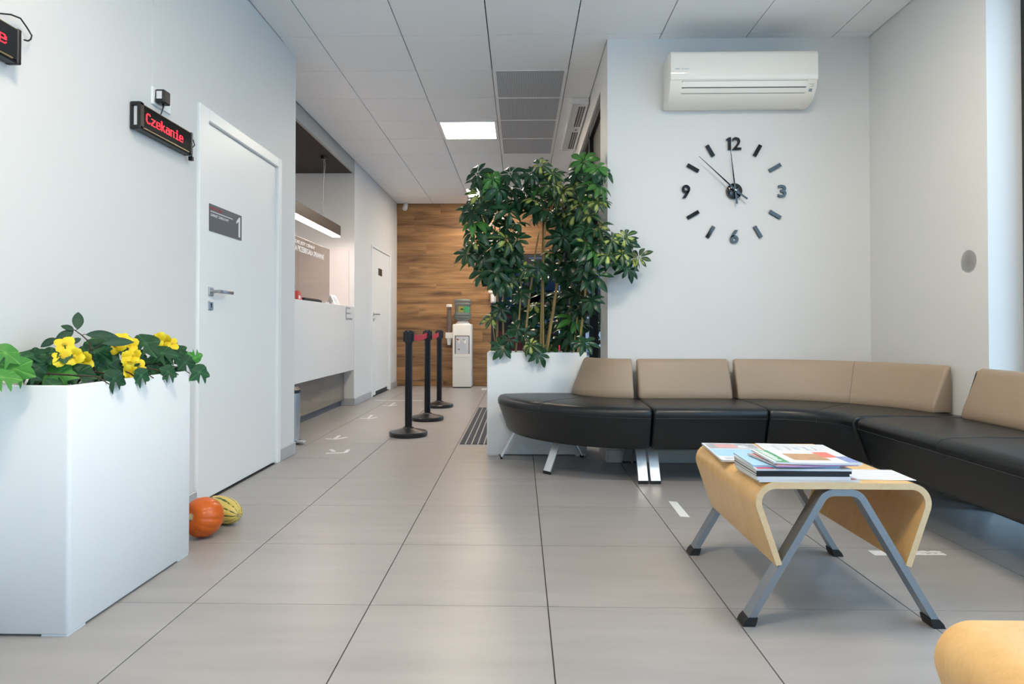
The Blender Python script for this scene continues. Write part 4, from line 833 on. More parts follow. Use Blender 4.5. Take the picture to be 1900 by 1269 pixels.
ARP = [[(605, 841), (640, 840), (647, 834), (614, 834), (620, 838)], [(604, 814), (624, 815), (644, 811), (620, 815), (630, 808)], [(668, 776), (686, 777), (700, 774), (682, 777), (690, 770)], [(709, 752), (724, 753.5), (737, 751), (722, 753.5), (733, 747)]]
for P_, (a, b, c, d, lb) in zip(ARP, AR):
    t = thing('floor_arrow', 'white ' + lb.replace('taped', 'tape') + ' on the tiles', 'floor marking', (*px_floor(*P_[1]), 0), 'white tape arrows on the floor')
    q = [px_floor(*p_) for p_ in P_]
    bm = NB(); bar(bm, q[0], q[1], 0.030); obj('tape_strip', bm, TAPE, t)
    bm = NB(); bar(bm, q[1], q[2], 0.030); obj('tape_strip', bm, TAPE, t)
    bm = NB(); bar(bm, q[3], q[4], 0.030); obj('tape_strip', bm, TAPE, t)
bm = NB(); strip(bm, [(-1.88, 8.23), (-1.26, 8.23), (-1.26, 8.27), (-1.88, 8.27)]); tag(obj('floor_line', bm, TAPE), 'long white tape line across the hall floor by the door', 'floor marking')
bm = NB(); strip(bm, [(0.792, 3.19), (0.838, 3.18), (0.842, 3.46), (0.80, 3.475)]); tag(obj('floor_tape', bm, TAPE), 'white tape strip on the floor left of the coffee table', 'floor marking')
bm = NB(); strip(bm, [(1.458, 2.665), (1.53, 2.665), (1.534, 2.72), (1.460, 2.722)]); tag(obj('floor_tape', bm, TAPE), 'clean white tape piece on the floor behind coffee table leg', 'floor marking')
bm = NB(); random.seed(3); xs = [1.62+0.0085*k for k in range(17)]
strip(bm, [(x, 2.672+random.uniform(0, 0.004)) for x in xs]+[(x, 2.672+random.uniform(0.012, 0.03)) for x in xs[::-1]])
strip(bm, [(x, 2.70+random.uniform(0, 0.006)) for x in xs[2:]]+[(x, 2.70+random.uniform(0.010, 0.024)) for x in xs[2:][::-1]]); tag(obj('floor_tape', bm, TAPE), 'worn torn white tape on the floor under the long seat', 'floor marking')
bm = NB(); strip(bm, [(-0.60, 9.70), (-0.52, 9.70), (-0.52, 9.98), (-0.60, 9.98)]); tag(obj('floor_tape', bm, TAPE), 'white tape strip on the far floor between cooler and planter', 'floor marking')
# entrance mat
t = thing('entrance_mat', 'grey ribbed entrance mat on the floor behind the white planter', 'mat', (0.05, 6.3, 0))
obj('mat_base', B((-0.49, 5.125, 0.0), (0.61, 7.49, 0.003)), MATLINE, t)
for k in range(22): obj('rib', B((-0.487+k*0.05, 5.128, 0.003), (-0.487+k*0.05+0.038, 7.487, 0.007)), MATDARK, t)
# air curtain
t = thing('air_curtain', 'white slim air curtain with dark grille on the ceiling over entrance', 'air curtain', (0.53, 6.35, CZ))
obj('casing', B((0.452, 5.60, CZ-0.055), (0.604, 7.10, CZ-0.0005), 0.008), WHITE_GLOSS, t)
for a, b in ((5.68, 6.26), (6.42, 7.04)):
    n = int((b-a)/0.03); bm = NB()
    for k in range(n):
        for c in range(3): box(bm, (0.520+c*0.022, a+k*0.03, CZ-0.0562), (0.520+c*0.022+0.016, a+k*0.03+0.022, CZ-0.0548))
    obj('grille_openings', bm, BLACK, t, kind='stuff')
obj('sensor', B((0.525, 6.29, CZ-0.060), (0.575, 6.38, CZ-0.055), 0.003), WHITE_GLOSS, t); obj('sensor_eye', B((0.54, 6.315, CZ-0.0612), (0.56, 6.345, CZ-0.0598)), BLACK, t)
# security camera
t = thing('security_camera', 'small white security camera under the ceiling on the wood wall', 'camera', (-1.86, YE-0.03, 2.93))
bm = NB(); lathe(bm, [(0, 0), (0.03, 0), (0.03, 0.015), (0, 0.015)], (-1.86, YE-0.06, CZ-0.016), 16); tube(bm, [(-1.86, YE-0.06, CZ-0.02), (-1.862, YE-0.08, 2.92)], 0.01, 8); obj('bracket', bm, WHITE_GLOSS, t, 40)
bm = NB(); lathe(bm, [(0, 0), (0.036, 0), (0.04, 0.01), (0.04, 0.1), (0.034, 0.11), (0, 0.11)], (-1.857, YE-0.06, 2.945), 18, (-0.1, -0.55, -0.8)); obj('body', bm, WHITE_GLOSS, t, 40)
# dispenser on the end door frame
t = thing('soap_dispenser', 'white hand sanitiser dispenser on the black end door frame', 'dispenser', (-0.44, YE, 1.35))
obj('body', B((-0.485, YE-0.10, 1.345), (-0.395, YE-0.031, 1.50), 0.02, 3), M('pinkish_white_plastic', (0.78, 0.70, 0.68, 1), 0.3), t); obj('cap', B((-0.52, YE-0.11, 1.50), (-0.40, YE-0.031, 1.545), 0.015, 3), M('pinkish_white_plastic', None), t); obj('lever', B((-0.46, YE-0.125, 1.36), (-0.42, YE-0.10, 1.44), 0.006), M('pinkish_white_plastic', None), t)

# ------------------------------------------------------------------ water cooler
WX, WY = -0.920, 10.14
t = thing('water_cooler', 'white floor-standing water cooler with two taps against the wood wall', 'water cooler', (WX, WY, 0))
CW_ = M('cooler_white', (0.86, 0.83, 0.78, 1), 0.35)
obj('cabinet', B((WX-0.15, WY-0.14, 0.012), (WX+0.15, WY+0.16, 1.005), 0.018, 3), CW_, t, 40)
obj('feet', B((WX-0.14, WY-0.13, 0.0), (WX+0.14, WY+0.15, 0.012)), BLACK, t)
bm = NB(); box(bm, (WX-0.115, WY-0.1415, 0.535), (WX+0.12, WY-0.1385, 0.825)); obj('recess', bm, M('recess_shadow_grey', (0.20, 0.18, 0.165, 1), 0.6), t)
obj('tap_panel', B((WX-0.095, WY-0.146, 0.53), (WX+0.105, WY-0.140, 0.81), 0.002, 1), M('tap_panel_grey_white', (0.66, 0.67, 0.70, 1), 0.3), t)
obj('drip_tray', B((WX-0.115, WY-0.150, 0.485), (WX+0.115, WY-0.139, 0.53), 0.004), CW_, t)
for dx, col in ((-0.05, M('red_tap', (0.35, 0.02, 0.03, 1), 0.35)), (0.05, M('grey_tap', (0.4, 0.4, 0.41, 1), 0.35))):
    bm = NB(); tube(bm, [(WX+dx, WY-0.14, 0.74), (WX+dx, WY-0.175, 0.74), (WX+dx, WY-0.178, 0.705)], 0.014, 10); tp = obj('tap', bm, CW_, t, 40); bm = NB(); tube(bm, [(WX+dx, WY-0.165, 0.75), (WX+dx-0.01, WY-0.175, 0.765), (WX+dx-0.03, WY-0.18, 0.77)], 0.009, 8); obj('tap_lever', bm, col, tp, 180)
obj('indicator', B((WX-0.058, WY-0.1475, 0.60), (WX-0.035, WY-0.1455, 0.615)), BLACK, t)
bm = NB(); lathe(bm, [(0, 0.0), (0.115, 0.0), (0.115, 0.012), (0.095, 0.03), (0.085, 0.045), (0, 0.045)], (WX, WY, 1.004), 28); obj('collar', bm, CW_, t, 40)
# bottle
t = thing('water_bottle', 'large clear water bottle upside down on the water cooler', 'bottle', (WX, WY, 1.05))
BOT = bpy.data.materials.new('blue_grey_clear_plastic'); BOT.use_nodes = True; p = BOT.node_tree.nodes['Principled BSDF']; p.inputs['Base Color'].default_value = (0.36, 0.42, 0.40, 1); p.inputs['Roughness'].default_value = 0.06; p.inputs['Transmission Weight'].default_value = 0.45; p.inputs['IOR'].default_value = 1.2; p.inputs['Alpha'].default_value = 0.75
bm = NB(); lathe(bm, [(0, 0.0), (0.06, 0.0), (0.075, 0.006), (0.105, 0.02), (0.136, 0.055), (0.138, 0.07), (0.130, 0.078), (0.138, 0.09), (0.138, 0.115), (0.128, 0.125), (0.127, 0.145), (0.127, 0.245), (0.138, 0.255), (0.138, 0.285), (0.130, 0.295), (0.138, 0.305), (0.138, 0.335), (0.125, 0.35), (0, 0.35)], (WX, WY, 1.05), 32); obj('bottle_body', bm, BOT, t, 60)
LBL = M('green_yellow_label', (0.08, 0.35, 0.12, 1), 0.4); bm = NB(); n = 10; v = []
for k in range(n+1):
    a = math.radians(-118+k*9.2); v.append((bm.verts.new((WX+0.1285*math.cos(a), WY+0.1285*math.sin(a), 1.19)), bm.verts.new((WX+0.1285*math.cos(a), WY+0.1285*math.sin(a), 1.285))))
for k in range(n):
    f_ = bm.faces.new((v[k][0], v[k+1][0], v[k+1][1], v[k][1])); f_.material_index = 0 if k < 4 else 1
obj('label', bm, [M('yellow_label', (0.42, 0.36, 0.06, 1), 0.4), LBL], t)
bm = NB(); c = Vector((WX-0.002, WY-0.1292, 1.240)); sheet(bm, [c+Vector((a, 0, b)) for a, b in ((-0.035, 0.0), (-0.01, -0.012), (0.01, -0.012), (0.036, 0.0), (0.012, 0.006), (0, 0.018), (-0.012, 0.006))]); obj('emblem', bm, BLACK, t)
# cup dispenser
t = thing('cup_dispenser', 'clear tube cup dispenser hanging beside the water cooler', 'dispenser', (WX-0.215, WY, 0.68))
dx = WX-0.212; bm = NB(); lathe(bm, [(0.036, 0.86), (0.036, 1.28), (0.033, 1.28), (0.033, 0.86)], (dx, WY-0.05, 0), 20); obj('tube', bm, glass('smoky_tube', (0.75, 0.68, 0.66, 1), 0.12, (0.6, 0.55, 0.52, 1)), t, 40)
bm = NB(); lathe(bm, [(0, 1.275), (0.045, 1.275), (0.045, 1.312), (0.038, 1.318), (0, 1.318)], (dx, WY-0.05, 0), 20); obj('top_cap', bm, CW_, t, 40)
obj('holder', B((dx-0.055, WY-0.10, 0.78), (WX-0.1499, WY+0.0, 0.87), 0.006), CW_, t)
bm = NB(); lathe(bm, [(0, 0.675), (0.026, 0.675), (0.038, 0.78), (0, 0.78)], (dx, WY-0.05, 0), 20); obj('paper_cup', bm, PAPER, t, 40)
bm = NB()
for k in range(14): lathe(bm, [(0, 0.87+k*0.026), (0.025, 0.87+k*0.026), (0.031, 0.894+k*0.026), (0, 0.894+k*0.026)], (dx, WY-0.05, 0), 12)
obj('cup_stack', bm, M('cup_brownish', (0.52, 0.42, 0.40, 1), 0.6), t, 40)

# ------------------------------------------------------------------ planters
def planter(label, x0, x1, y0, y1, h, loc, group):
    t = thing('planter', label, 'planter', loc, group); r = 0.012
    def rr(z, ins): 
        pts = []
        for cx, cy, a in ((x1-r, y1-r, 0), (x0+r, y1-r, 90), (x0+r, y0+r, 180), (x1-r, y0+r, 270)):
            for k in range(5): b = math.radians(a+22.5*k); pts.append((cx+(r-ins)*math.cos(b), cy+(r-ins)*math.sin(b), z))
        return pts
    bm = NB(); lv = [(0.005, 0.008), (0.007, 0.004), (0.012, 0.0), (h-0.004, 0.0), (h, 0.004), (h, 0.016), (h-0.004, 0.02), (h-0.09, 0.02)]
    rg = [[bm.verts.new(p) for p in rr(z, min(i, r-0.0005) if i < r else r-0.0005)] for z, i in lv[:5]]
    inn = []
    for z, i in lv[5:]:
        cx, cy = (x0+x1)/2, (y0+y1)/2; s = Vector(((x1-x0-2*i)/(x1-x0), (y1-y0-2*i)/(y1-y0))); inn.append([bm.verts.new((cx+(p[0]-cx)*s.x, cy+(p[1]-cy)*s.y, z)) for p in rr(z, 0.0)])
    rg += inn
    for a, b in zip(rg, rg[1:]):
        for k in range(20): bm.faces.new((a[k], a[(k+1) % 20], b[(k+1) % 20], b[k]))
    bm.faces.new(rg[0][::-1]); bm.faces.new(rg[-1]); obj('body', bm, PLANTER, t, 50)
    for cx in (x0+0.045, x1-0.045):
        for cy in (y0+0.045, y1-0.045): obj('foot', B((cx-0.04, cy-0.04, 0), (cx+0.04, cy+0.04, 0.006)), PLANTER, t)
    bm = NB(); nx, ny = 16, 10; g = [[bm.verts.new((x0+0.021+(x1-x0-0.042)*i/nx, y0+0.021+(y1-y0-0.042)*j/ny, h-0.05+0.018*noise.noise(Vector((i*0.7, j*0.7, h))))) for j in range(ny+1)] for i in range(nx+1)]
    for i in range(nx):
        for j in range(ny): bm.faces.new((g[i][j], g[i+1][j], g[i+1][j+1], g[i][j+1]))
    obj('soil', bm, SOIL, t, 180); return t
PH = 0.757
planter('white rectangular planter with ivy beside the left wall', -1.688, -1.362, 1.903, 2.612, PH, (-1.525, 2.26, 0), 'white rectangular planters')
planter('white rectangular planter holding the tall plant behind the curved seat', -0.247, 0.490, 4.70, 5.03, PH, (0.12, 4.87, 0), 'white rectangular planters')

def orient(normal, tipdir):
    """matrix whose local Z is the leaf normal and whose local Y points as the tip does"""
    z = Vector(normal).normalized(); y = (Vector(tipdir)-z*Vector(tipdir).dot(z))
    if y.length < 1e-4: y = z.orthogonal()
    y.normalize(); x = y.cross(z); return Matrix((x, y, z)).transposed()
def mark_mesh(me, vals):
    at = me.attributes.new('mark', 'FLOAT', 'POINT'); at.data.foreach_set('value', vals)
# palmate leaf meshes
def palmate(seed, varieg, nl=8):
    rnd = random.Random(seed); vs = []; fs = []; mk = []; L0 = 0.118
    for q in range(nl):
        a = 2*PI*(q+0.5)/nl+rnd.uniform(-0.12, 0.12); ln = L0*rnd.uniform(0.78, 1.08)*(0.85 if q in (0, nl-1) else 1); wd = ln*rnd.uniform(0.17, 0.21); droop = rnd.uniform(0.25, 0.75); st = 0.018; b = len(vs); K = 7; pale = varieg and rnd.random() < 0.5; pw = rnd.uniform(0.5, 1.0)
        R = Matrix.Rotation(a, 3, 'Z')
        for i in range(K+1):
            u = i/K; r = st+ln*u*(1-0.12*droop*u); zz = -droop*ln*(u**1.8)+0.012*u; w_ = wd*math.sin(PI*(u*0.93+0.04))**0.8*(1.15 if u > 0.5 else 1.0)
            if i == K: w_ = 0.001
            for jx, sgn in enumerate((-1, -0.45, 0, 0.45, 1)):
                vs.append(R @ Vector((sgn*w_, r, zz+abs(sgn)*w_*0.35)))
                mk.append((1.0 if (abs(sgn) < 0.6 and 0.12 < u < 0.6+0.3*pw*rnd.random() and rnd.random() < 0.9) else 0.0) if pale else (0.35 if sgn == 0 else 0.0))
            if i:
                for jx in range(4): fs.append((b+(i-1)*5+jx, b+(i-1)*5+jx+1, b+i*5+jx+1, b+i*5+jx))
        # leaflet stalk
        b = len(vs); 
        for r_, w_ in ((0.0, 0.0016), (st+0.004, 0.0016)):
            for sgn in (-1, 1): vs.append(R @ Vector((sgn*w_, r_, 0.002))); mk.append(0.3)
        fs.append((b, b+1, b+3, b+2))
    # petiole
    n = 5; prev = None; pl = 0.13
    for i in range(5):
        u = i/4; c = Vector((0.02*u*u, -0.035*u*u, -pl*u)); ring = []
        for k in range(n): vs.append(c+Vector((0.0021*math.cos(2*PI*k/n), 0.0021*math.sin(2*PI*k/n), 0))); mk.append(0.4); ring.append(len(vs)-1)
        if prev:
            for k in range(n): fs.append((prev[k], prev[(k+1) % n], ring[(k+1) % n], ring[k]))
        prev = ring
    me = bpy.data.meshes.new('palmate_leaf'); me.from_pydata([tuple(v) for v in vs], [], fs); mark_mesh(me, mk); me.polygons.foreach_set('use_smooth', [True]*len(me.polygons)); return me
G1 = leafmat('umbrella_leaf_green', (0.013, 0.060, 0.025, 1), (0.04, 0.12, 0.04, 1), 0.28, 1.0, 0.35)
G2 = leafmat('umbrella_leaf_variegated', (0.014, 0.066, 0.028, 1), (0.44, 0.50, 0.12, 1), 0.28, 1.0, 0.25)
G3 = leafmat('umbrella_leaf_young', (0.05, 0.20, 0.035, 1), (0.16, 0.34, 0.06, 1), 0.28, 1.0, 0.2)
PM = []
for s in range(5): me = palmate(s, False, 7+s % 3); me.materials.append(G1); PM.append(me)
VM = []
for s in range(3): me = palmate(20+s, True, 8); me.materials.append(G2); VM.append(me)
YM = []
for s in range(2): me = palmate(40+s, False, 8); me.materials.append(G3); YM.append(me)
pl = thing('umbrella_plant', 'tall variegated umbrella plant with many cane stems in the white planter', 'plant', (0.12, 4.87, PH-0.05))
PB = pl.location.copy(); rnd = random.Random(77); leafcount = 0
def put_leaf(px, py, Y, me, scale=1.0, nrm=None, spin=None):
    global leafcount
    if px > 1084 and Y > 4.40:
        if Y > 4.80 and rnd.random() < 0.5: px = 1084-rnd.uniform(0, 30)
        else: Y = rnd.uniform(4.30, 4.37); scale *= 0.88
    p = at_y(px, py, Y); o = bpy.data.objects.new('leaf', me); link(o, pl); o.location = p-PB
    nrm = nrm or Vector((rnd.uniform(-0.55, 0.55), rnd.uniform(-1.0, -0.25), rnd.uniform(0.25, 1.0)))
    M_ = orient(nrm, Vector((rnd.uniform(-1, 1), 0, -1)) if spin is None else spin); M_ = M_ @ Matrix.Rotation(rnd.uniform(0, 2*PI), 3, 'Z')
    o.rotation_euler = M_.to_euler(); o.scale = (scale,)*3; leafcount += 1; return o
def inpoly(x, y, P):
    c = False; j = len(P)-1
    for i in range(len(P)):
        if (P[i][1] > y) != (P[j][1] > y) and x < (P[j][0]-P[i][0])*(y-P[i][1])/(P[j][1]-P[i][1])+P[i][0]: c = not c
        j = i
    return c
def scatter(P, n, Y0_, Y1_, md, vf=0.22, yf=0.03, sc=(0.85, 1.1), fixed_bias=None):
    xs = [p[0] for p in P]; ys = [p[1] for p in P]; pts = []; tries = 0
    while len(pts) < n and tries < 6000:
        tries += 1; x, y = rnd.uniform(min(xs), max(xs)), rnd.uniform(min(ys), max(ys))
        if not inpoly(x, y, P) or any((x-a)**2+(y-b)**2 < md*md for a, b in pts): continue
        pts.append((x, y)); r = rnd.random(); me = rnd.choice(VM) if r < vf else (rnd.choice(YM) if r < vf+yf else rnd.choice(PM))
        put_leaf(x, y, rnd.uniform(Y0_, Y1_), me, rnd.uniform(*sc))
CROWN_L = [(885, 335), (905, 318), (945, 330), (962, 370), (958, 430), (950, 500), (935, 540), (905, 520), (885, 490), (872, 440), (872, 380)]
CROWN_C = [(965, 350), (985, 318), (1010, 312), (1038, 335), (1048, 370), (1045, 420), (1015, 405), (985, 400), (968, 385)]
CROWN_R = [(1062, 345), (1072, 318), (1098, 308), (1112, 330), (1112, 420), (1108, 470), (1080, 460), (1060, 400)]
LOW_R = [(1020, 445), (1050, 420), (1105, 450), (1112, 500), (1105, 530), (1060, 520), (1025, 500)]
BRANCH = [(1115, 440), (1145, 430), (1168, 455), (1172, 485), (1150, 500), (1125, 490)]
BOT_R = [(1050, 545), (1105, 545), (1108, 625), (1060, 640), (1045, 600)]
BOT_C = [(985, 560), (1050, 560), (1050, 630), (1000, 640)]
BACKF = [(930, 520), (1040, 500), (1105, 520), (1105, 640), (960, 640)]
scatter(CROWN_L, 30, 4.62, 4.80, 22, 0.10, 0.03); scatter(CROWN_L, 22, 4.85, 5.05, 24, 0.08)
scatter(CROWN_C, 17, 4.66, 4.84, 20, 0.4); scatter(CROWN_C, 14, 4.88, 5.08, 22, 0.2)
scatter(CROWN_R, 17, 4.62, 4.80, 22, 0.5, 0.05); scatter(CROWN_R, 13, 4.85, 5.02, 24, 0.2)
scatter(LOW_R, 12, 4.7, 4.86, 22, 0.06); scatter(LOW_R, 10, 4.9, 5.1, 24, 0.03)
scatter(BRANCH, 9, 4.24, 4.40, 17, 0.55, 0.0, (0.68, 0.85))
scatter(BOT_R, 11, 4.8, 4.98, 20, 0.05, 0.25); scatter(BOT_C, 7, 4.9, 5.05, 26, 0.1, 0.05); scatter(BACKF, 16, 4.96, 5.12, 28, 0.06, 0.06)
for px, py, v, s in [(886, 322, 0, .9), (914, 332, 2, .9), (947, 322, 0, .9), (1003, 306, 1, .75), (1026, 322, 1, .8), (984, 322, 0, .8), (1083, 300, 2, .95), (1108, 312, 2, .85), (1098, 345, 1, 1.05), (1080, 378, 1, 1.1), (1107, 375, 1, .9), (866, 470, 0, .85), (876, 395, 0, 1.0), (880, 430, 0, 1.1), (898, 470, 0, 1.0), (918, 480, 0, 1.05), (925, 350, 0, 1.0), (945, 520, 1, .8), (1186, 478, 1, .75), (1160, 440, 1, .75), (1135, 445, 1, .8), (1165, 500, 0, .7), (913, 590, 1, .85), (930, 575, 0, .75), (932, 645, 0, .8), (945, 630, 0, .7), (985, 640, 1, .75), (1000, 658, 0, .75), (975, 500, 1, .8), (998, 498, 0, .9), (1045, 440, 0, .9), (1120, 320, 0, .8), (965, 545, 0, .8), (925, 520, 0, .9), (955, 470, 0, .9), (960, 445, 0, .8), (970, 620, 0, .7), (958, 610, 0, .7)]:
    big = px > 1125; y_ = 4.30 if big else (4.66 if py < 600 else 4.64)
    if py > 570 and px < 990: y_ = 4.72 if py < 630 else 4.66
    put_leaf(px, py, y_, (rnd.choice(PM), rnd.choice(VM), rnd.choice(YM))[v], s, Vector((rnd.uniform(-0.4, 0.4), -0.8, rnd.uniform(0.2, 0.7))))
# canes: bound pairs of slender stems
CANES = [((921, 655), (923, 535), (918, 420), 0.0085), ((935, 652), (934, 540), (940, 400), 0.007), ((955, 652), (966, 548), (965, 430), 0.007), ((972, 655), (983, 548), (1000, 430), 0.009), ((1003, 655), (1006, 515), (1008, 385), 0.009), ((1009, 655), (1008, 540), (1012, 400), 0.007), ((1012, 655), (1037, 503), (1040, 400), 0.008), ((1009, 655), (1032, 532), (1046, 420), 0.007), ((1049, 655), (1063, 532), (1075, 400), 0.007), ((1053, 655), (1057, 560), (1070, 440), 0.006), ((1070, 655), (1087, 530), (1092, 380), 0.009), ((1064, 655), (1071, 590), (1085, 500), 0.007)]
for k, (a, b, c, r) in enumerate(CANES):
    Y = 4.80+0.03*(k % 5)
    p0, p1, p2 = at_y(*a, Y), at_y(*b, Y), at_y(*c, Y); p0 = p0.lerp(p1, 0); p0.z = PH-0.06; pts = []; rad = []
    for i in range(13):
        u = i/12; q = (p0*(1-u)**2+(2*p1-0.5*p0-0.5*p2)*2*u*(1-u)+p2*u*u); pts.append(q); rad.append(r*(1-0.35*u)*(1.12 if i % 2 else 1.0))
    bm = NB(); tube(bm, pts, rad, 8); obj('stem', bm, BARK, pl, 180)
bm = NB(); tube(bm, [at_y(1090, 470, 4.86), at_y(1110, 472, 4.6), at_y(1130, 470, 4.42), at_y(1160, 478, 4.32)], [0.006, 0.005, 0.004, 0.003], 6); obj('branch', bm, BARK, pl, 180)
bm = NB(); tube(bm, [at_y(1145, 465, 4.36), at_y(1165, 465, 4.32), at_y(1182, 474, 4.3)], 0.0022, 5); tube(bm, [at_y(930, 520, 4.8), at_y(910, 500, 4.74), at_y(885, 475, 4.7)], 0.003, 5); tube(bm, [at_y(940, 470, 4.8), at_y(915, 440, 4.74), at_y(880, 400, 4.7)], 0.003, 5); tube(bm, [at_y(1008, 420, 4.85), at_y(1004, 360, 4.8), at_y(1002, 310, 4.76)], 0.003, 5); tube(bm, [at_y(921, 655, 4.8), at_y(917, 625, 4.76), at_y(913, 595, 4.73)], 0.003, 5); obj('branch', bm, BARK, pl, 180)

# ------------------------------------------------------------------ ivy, sprig and flowers in the left planter
def ivy_mesh(seed):
    rnd_ = random.Random(seed); lob = [(0, 1.0, 0.30), (60, 0.80, 0.27), (-60, 0.80, 0.27), (122, 0.60, 0.30), (-122, 0.60, 0.30)]
    lob = [(a+rnd_.uniform(-5, 5), r*rnd_.uniform(0.92, 1.06), w_) for a, r, w_ in lob]; N_ = 60; S = 0.078; vs = [(0, 0, 0)]; mk = [1.0]; fs = []
    ang = [360*k/N_ for k in range(N_)]
    for a, r, w_ in lob:
        k = int(round((a % 360)/360*N_)) % N_; ang[k] = a % 360
    rows = (0.34, 0.68, 1.0)
    for f_ in rows:
        for k in range(N_):
            a = ang[k]; best = 0.52; near = 0
            for la, lr, lw in lob:
                d = abs((a-la+180) % 360-180)/180; v = lr*max(0, 1-(d/lw)) ** 0.9 if d < lw else 0
                vv = 0.52+(lr-0.52)*max(0, 1-d/0.175)**1.05; best = max(best, vv)
                near = max(near, 1.0 if d < 0.004 else 0.0)
            if abs((a-180+180) % 360-180) > 172: best = min(best, 0.22)
            r = best*S*f_; ar = math.radians(a); z = 0.10*r*math.sin(3*ar+seed)-3.0*r*r+0.06*S*f_*(0 if near else 1)
            vs.append((math.sin(ar)*r, math.cos(ar)*r, z)); mk.append(near)
    for k in range(N_): fs.append((0, 1+(k+1) % N_, 1+k))
    for q in range(2):
        for k in range(N_): a = 1+q*N_+k; b = 1+q*N_+(k+1) % N_; fs.append((a, b, b+N_, a+N_))
    b = len(vs)   # stalk
    for u in (0, 1):
        for sgn in (-1, 1): vs.append((sgn*0.0014, -0.012-0.05*u, -0.004-0.03*u*u)); mk.append(0.6)
    fs.append((b, b+1, b+3, b+2))
    me = bpy.data.meshes.new('ivy_leaf'); me.from_pydata(vs, [], fs); mark_mesh(me, mk); me.polygons.foreach_set('use_smooth', [True]*len(me.polygons)); return me
I1 = leafmat('ivy_dark_green', (0.010, 0.075, 0.024, 1), (0.05, 0.19, 0.06, 1), 0.6, 2.0, 0.25); I2 = leafmat('ivy_light_green', (0.055, 0.26, 0.035, 1), (0.18, 0.45, 0.08, 1), 0.55, 2.0, 0.12)
IM, IL = [], []
for s in range(4):
    me = ivy_mesh(s); me.materials.append(I1); IM.append(me); me = ivy_mesh(s+9); me.materials.append(I2); IL.append(me)
IVB = Vector((-1.525, 2.26, PH-0.05))
iv = thing('ivy', 'green ivy trailing over the rim of the left white planter', 'plant', IVB); rnd = random.Random(5)
def ivy(px, py, X, sc, light=0, tip=None, nrm=None):
    p = at_x(px, py, X); o = bpy.data.objects.new('leaf', rnd.choice(IL if light else IM)); link(o, iv); o.location = p-IVB
    nrm = nrm or Vector((rnd.uniform(0.2, 0.9), rnd.uniform(-1, -0.4), rnd.uniform(0.1, 0.7))); tip = tip or Vector((rnd.uniform(-0.5, 0.5), rnd.uniform(-.2, .2), -1))
    o.rotation_euler = orient(nrm, tip).to_euler(); o.scale = (sc,)*3
V = Vector
for a in [(27, 684, -1.50, 1.0, 1, V((.1, 0, -1)), V((.3, -.9, .4))), (10, 655, -1.52, 0.8, 1, V((-.3, 0, -.6)), None), (48, 662, -1.55, 0.85, 0, V((.5, 0, -.4)), V((.2, -.6, .8))), (70, 678, -1.52, 0.6, 0, None, None), (90, 665, -1.54, 0.8, 0, V((-.7, 0, -.3)), None), (108, 693, -1.475, 0.95, 1, V((.35, 0, -1)), V((.25, -.9, .5))), (4, 700, -1.49, 0.8, 1, V((.2, 0, -1)), None), (55, 690, -1.52, 0.7, 0, None, None),
          (145, 692, -1.45, 0.95, 0, V((.2, 0, -1)), None), (178, 650, -1.47, 1.15, 0, V((-.1, 0, -1)), V((.15, -.9, .5))), (202, 676, -1.44, 0.85, 0, V((.1, 0, -1)), V((.7, -.6, .3))), (212, 702, -1.355, 0.75, 0, V((.2, 0, -1)), V((.9, -.5, .2))), (218, 650, -1.47, 0.8, 0, None, None), (185, 634, -1.49, 0.6, 1, V((0, 0, 1)), V((.2, -.9, .4))), (270, 637, -1.44, 1.1, 0, V((-.3, 0, -1)), V((.35, -.8, .6))), (300, 655, -1.42, 1.0, 0, V((.4, 0, -.9)), V((.5, -.6, .7))), (262, 696, -1.352, 0.68, 0, V((.0, .1, -1)), V((.95, -.4, .2))), (312, 690, -1.352, 0.72, 0, V((.1, 0, -1)), V((.9, -.5, .3))), (318, 662, -1.40, 0.7, 0, V((.3, .1, -1)), V((.7, -.5, .4))), (328, 652, -1.42, 0.75, 0, V((.5, .5, -.5)), None), (344, 672, -1.37, 0.75, 0, V((.2, .2, -1)), V((.8, -.6, .2))), (336, 664, -1.39, 0.6, 0, None, None), (370, 690, -1.335, 0.85, 0, V((.2, 0, -1)), V((.75, -.6, .3))), (362, 664, -1.36, 0.62, 1, V((.1, 0, 1)), V((.8, -.6, .0))), (240, 690, -1.42, 0.7, 0, None, None), (285, 690, -1.42, 0.7, 0, None, None), (330, 690, -1.39, 0.55, 0, None, None), (300, 668, -1.46, 0.7, 0, None, None), (165, 672, -1.47, 0.8, 0, None, None), (192, 690, -1.44, 0.7, 0, None, None), (127, 668, -1.50, 0.8, 0, None, None), (230, 632, -1.50, 0.7, 0, None, None), (315, 640, -1.46, 0.7, 0, None, None), (250, 660, -1.47, 0.75, 0, None, None)]: ivy(*a[:4], light=a[4], tip=a[5], nrm=a[6])
for k in range(52):
    p = Vector((rnd.uniform(-1.66, -1.40), rnd.uniform(1.96, 2.57), PH+rnd.uniform(-0.02, 0.10))); o = bpy.data.objects.new('leaf', rnd.choice(IM)); link(o, iv); o.location = p-IVB
    o.rotation_euler = orient((rnd.uniform(-.4, .7), rnd.uniform(-.8, .2), rnd.uniform(.3, 1)), (rnd.uniform(-1, 1), rnd.uniform(-1, 1), -.4)).to_euler(); o.scale = (rnd.uniform(0.5, 0.85),)*3
for k in range(7):
    y = 2.0+k*0.085; bm = NB(); tube(bm, [(-1.60+0.02*k % 0.1, y, PH-0.05), (-1.53, y+0.05, PH+0.02), (-1.45, y+0.08*((k % 3)-1), PH+0.035), (-1.385, y+0.06, PH+0.016), (-1.352, y+0.07, PH-0.01)], [0.004, 0.0035, 0.003, 0.0025, 0.002], 6); obj('vine', bm, TWIG, iv, 180)
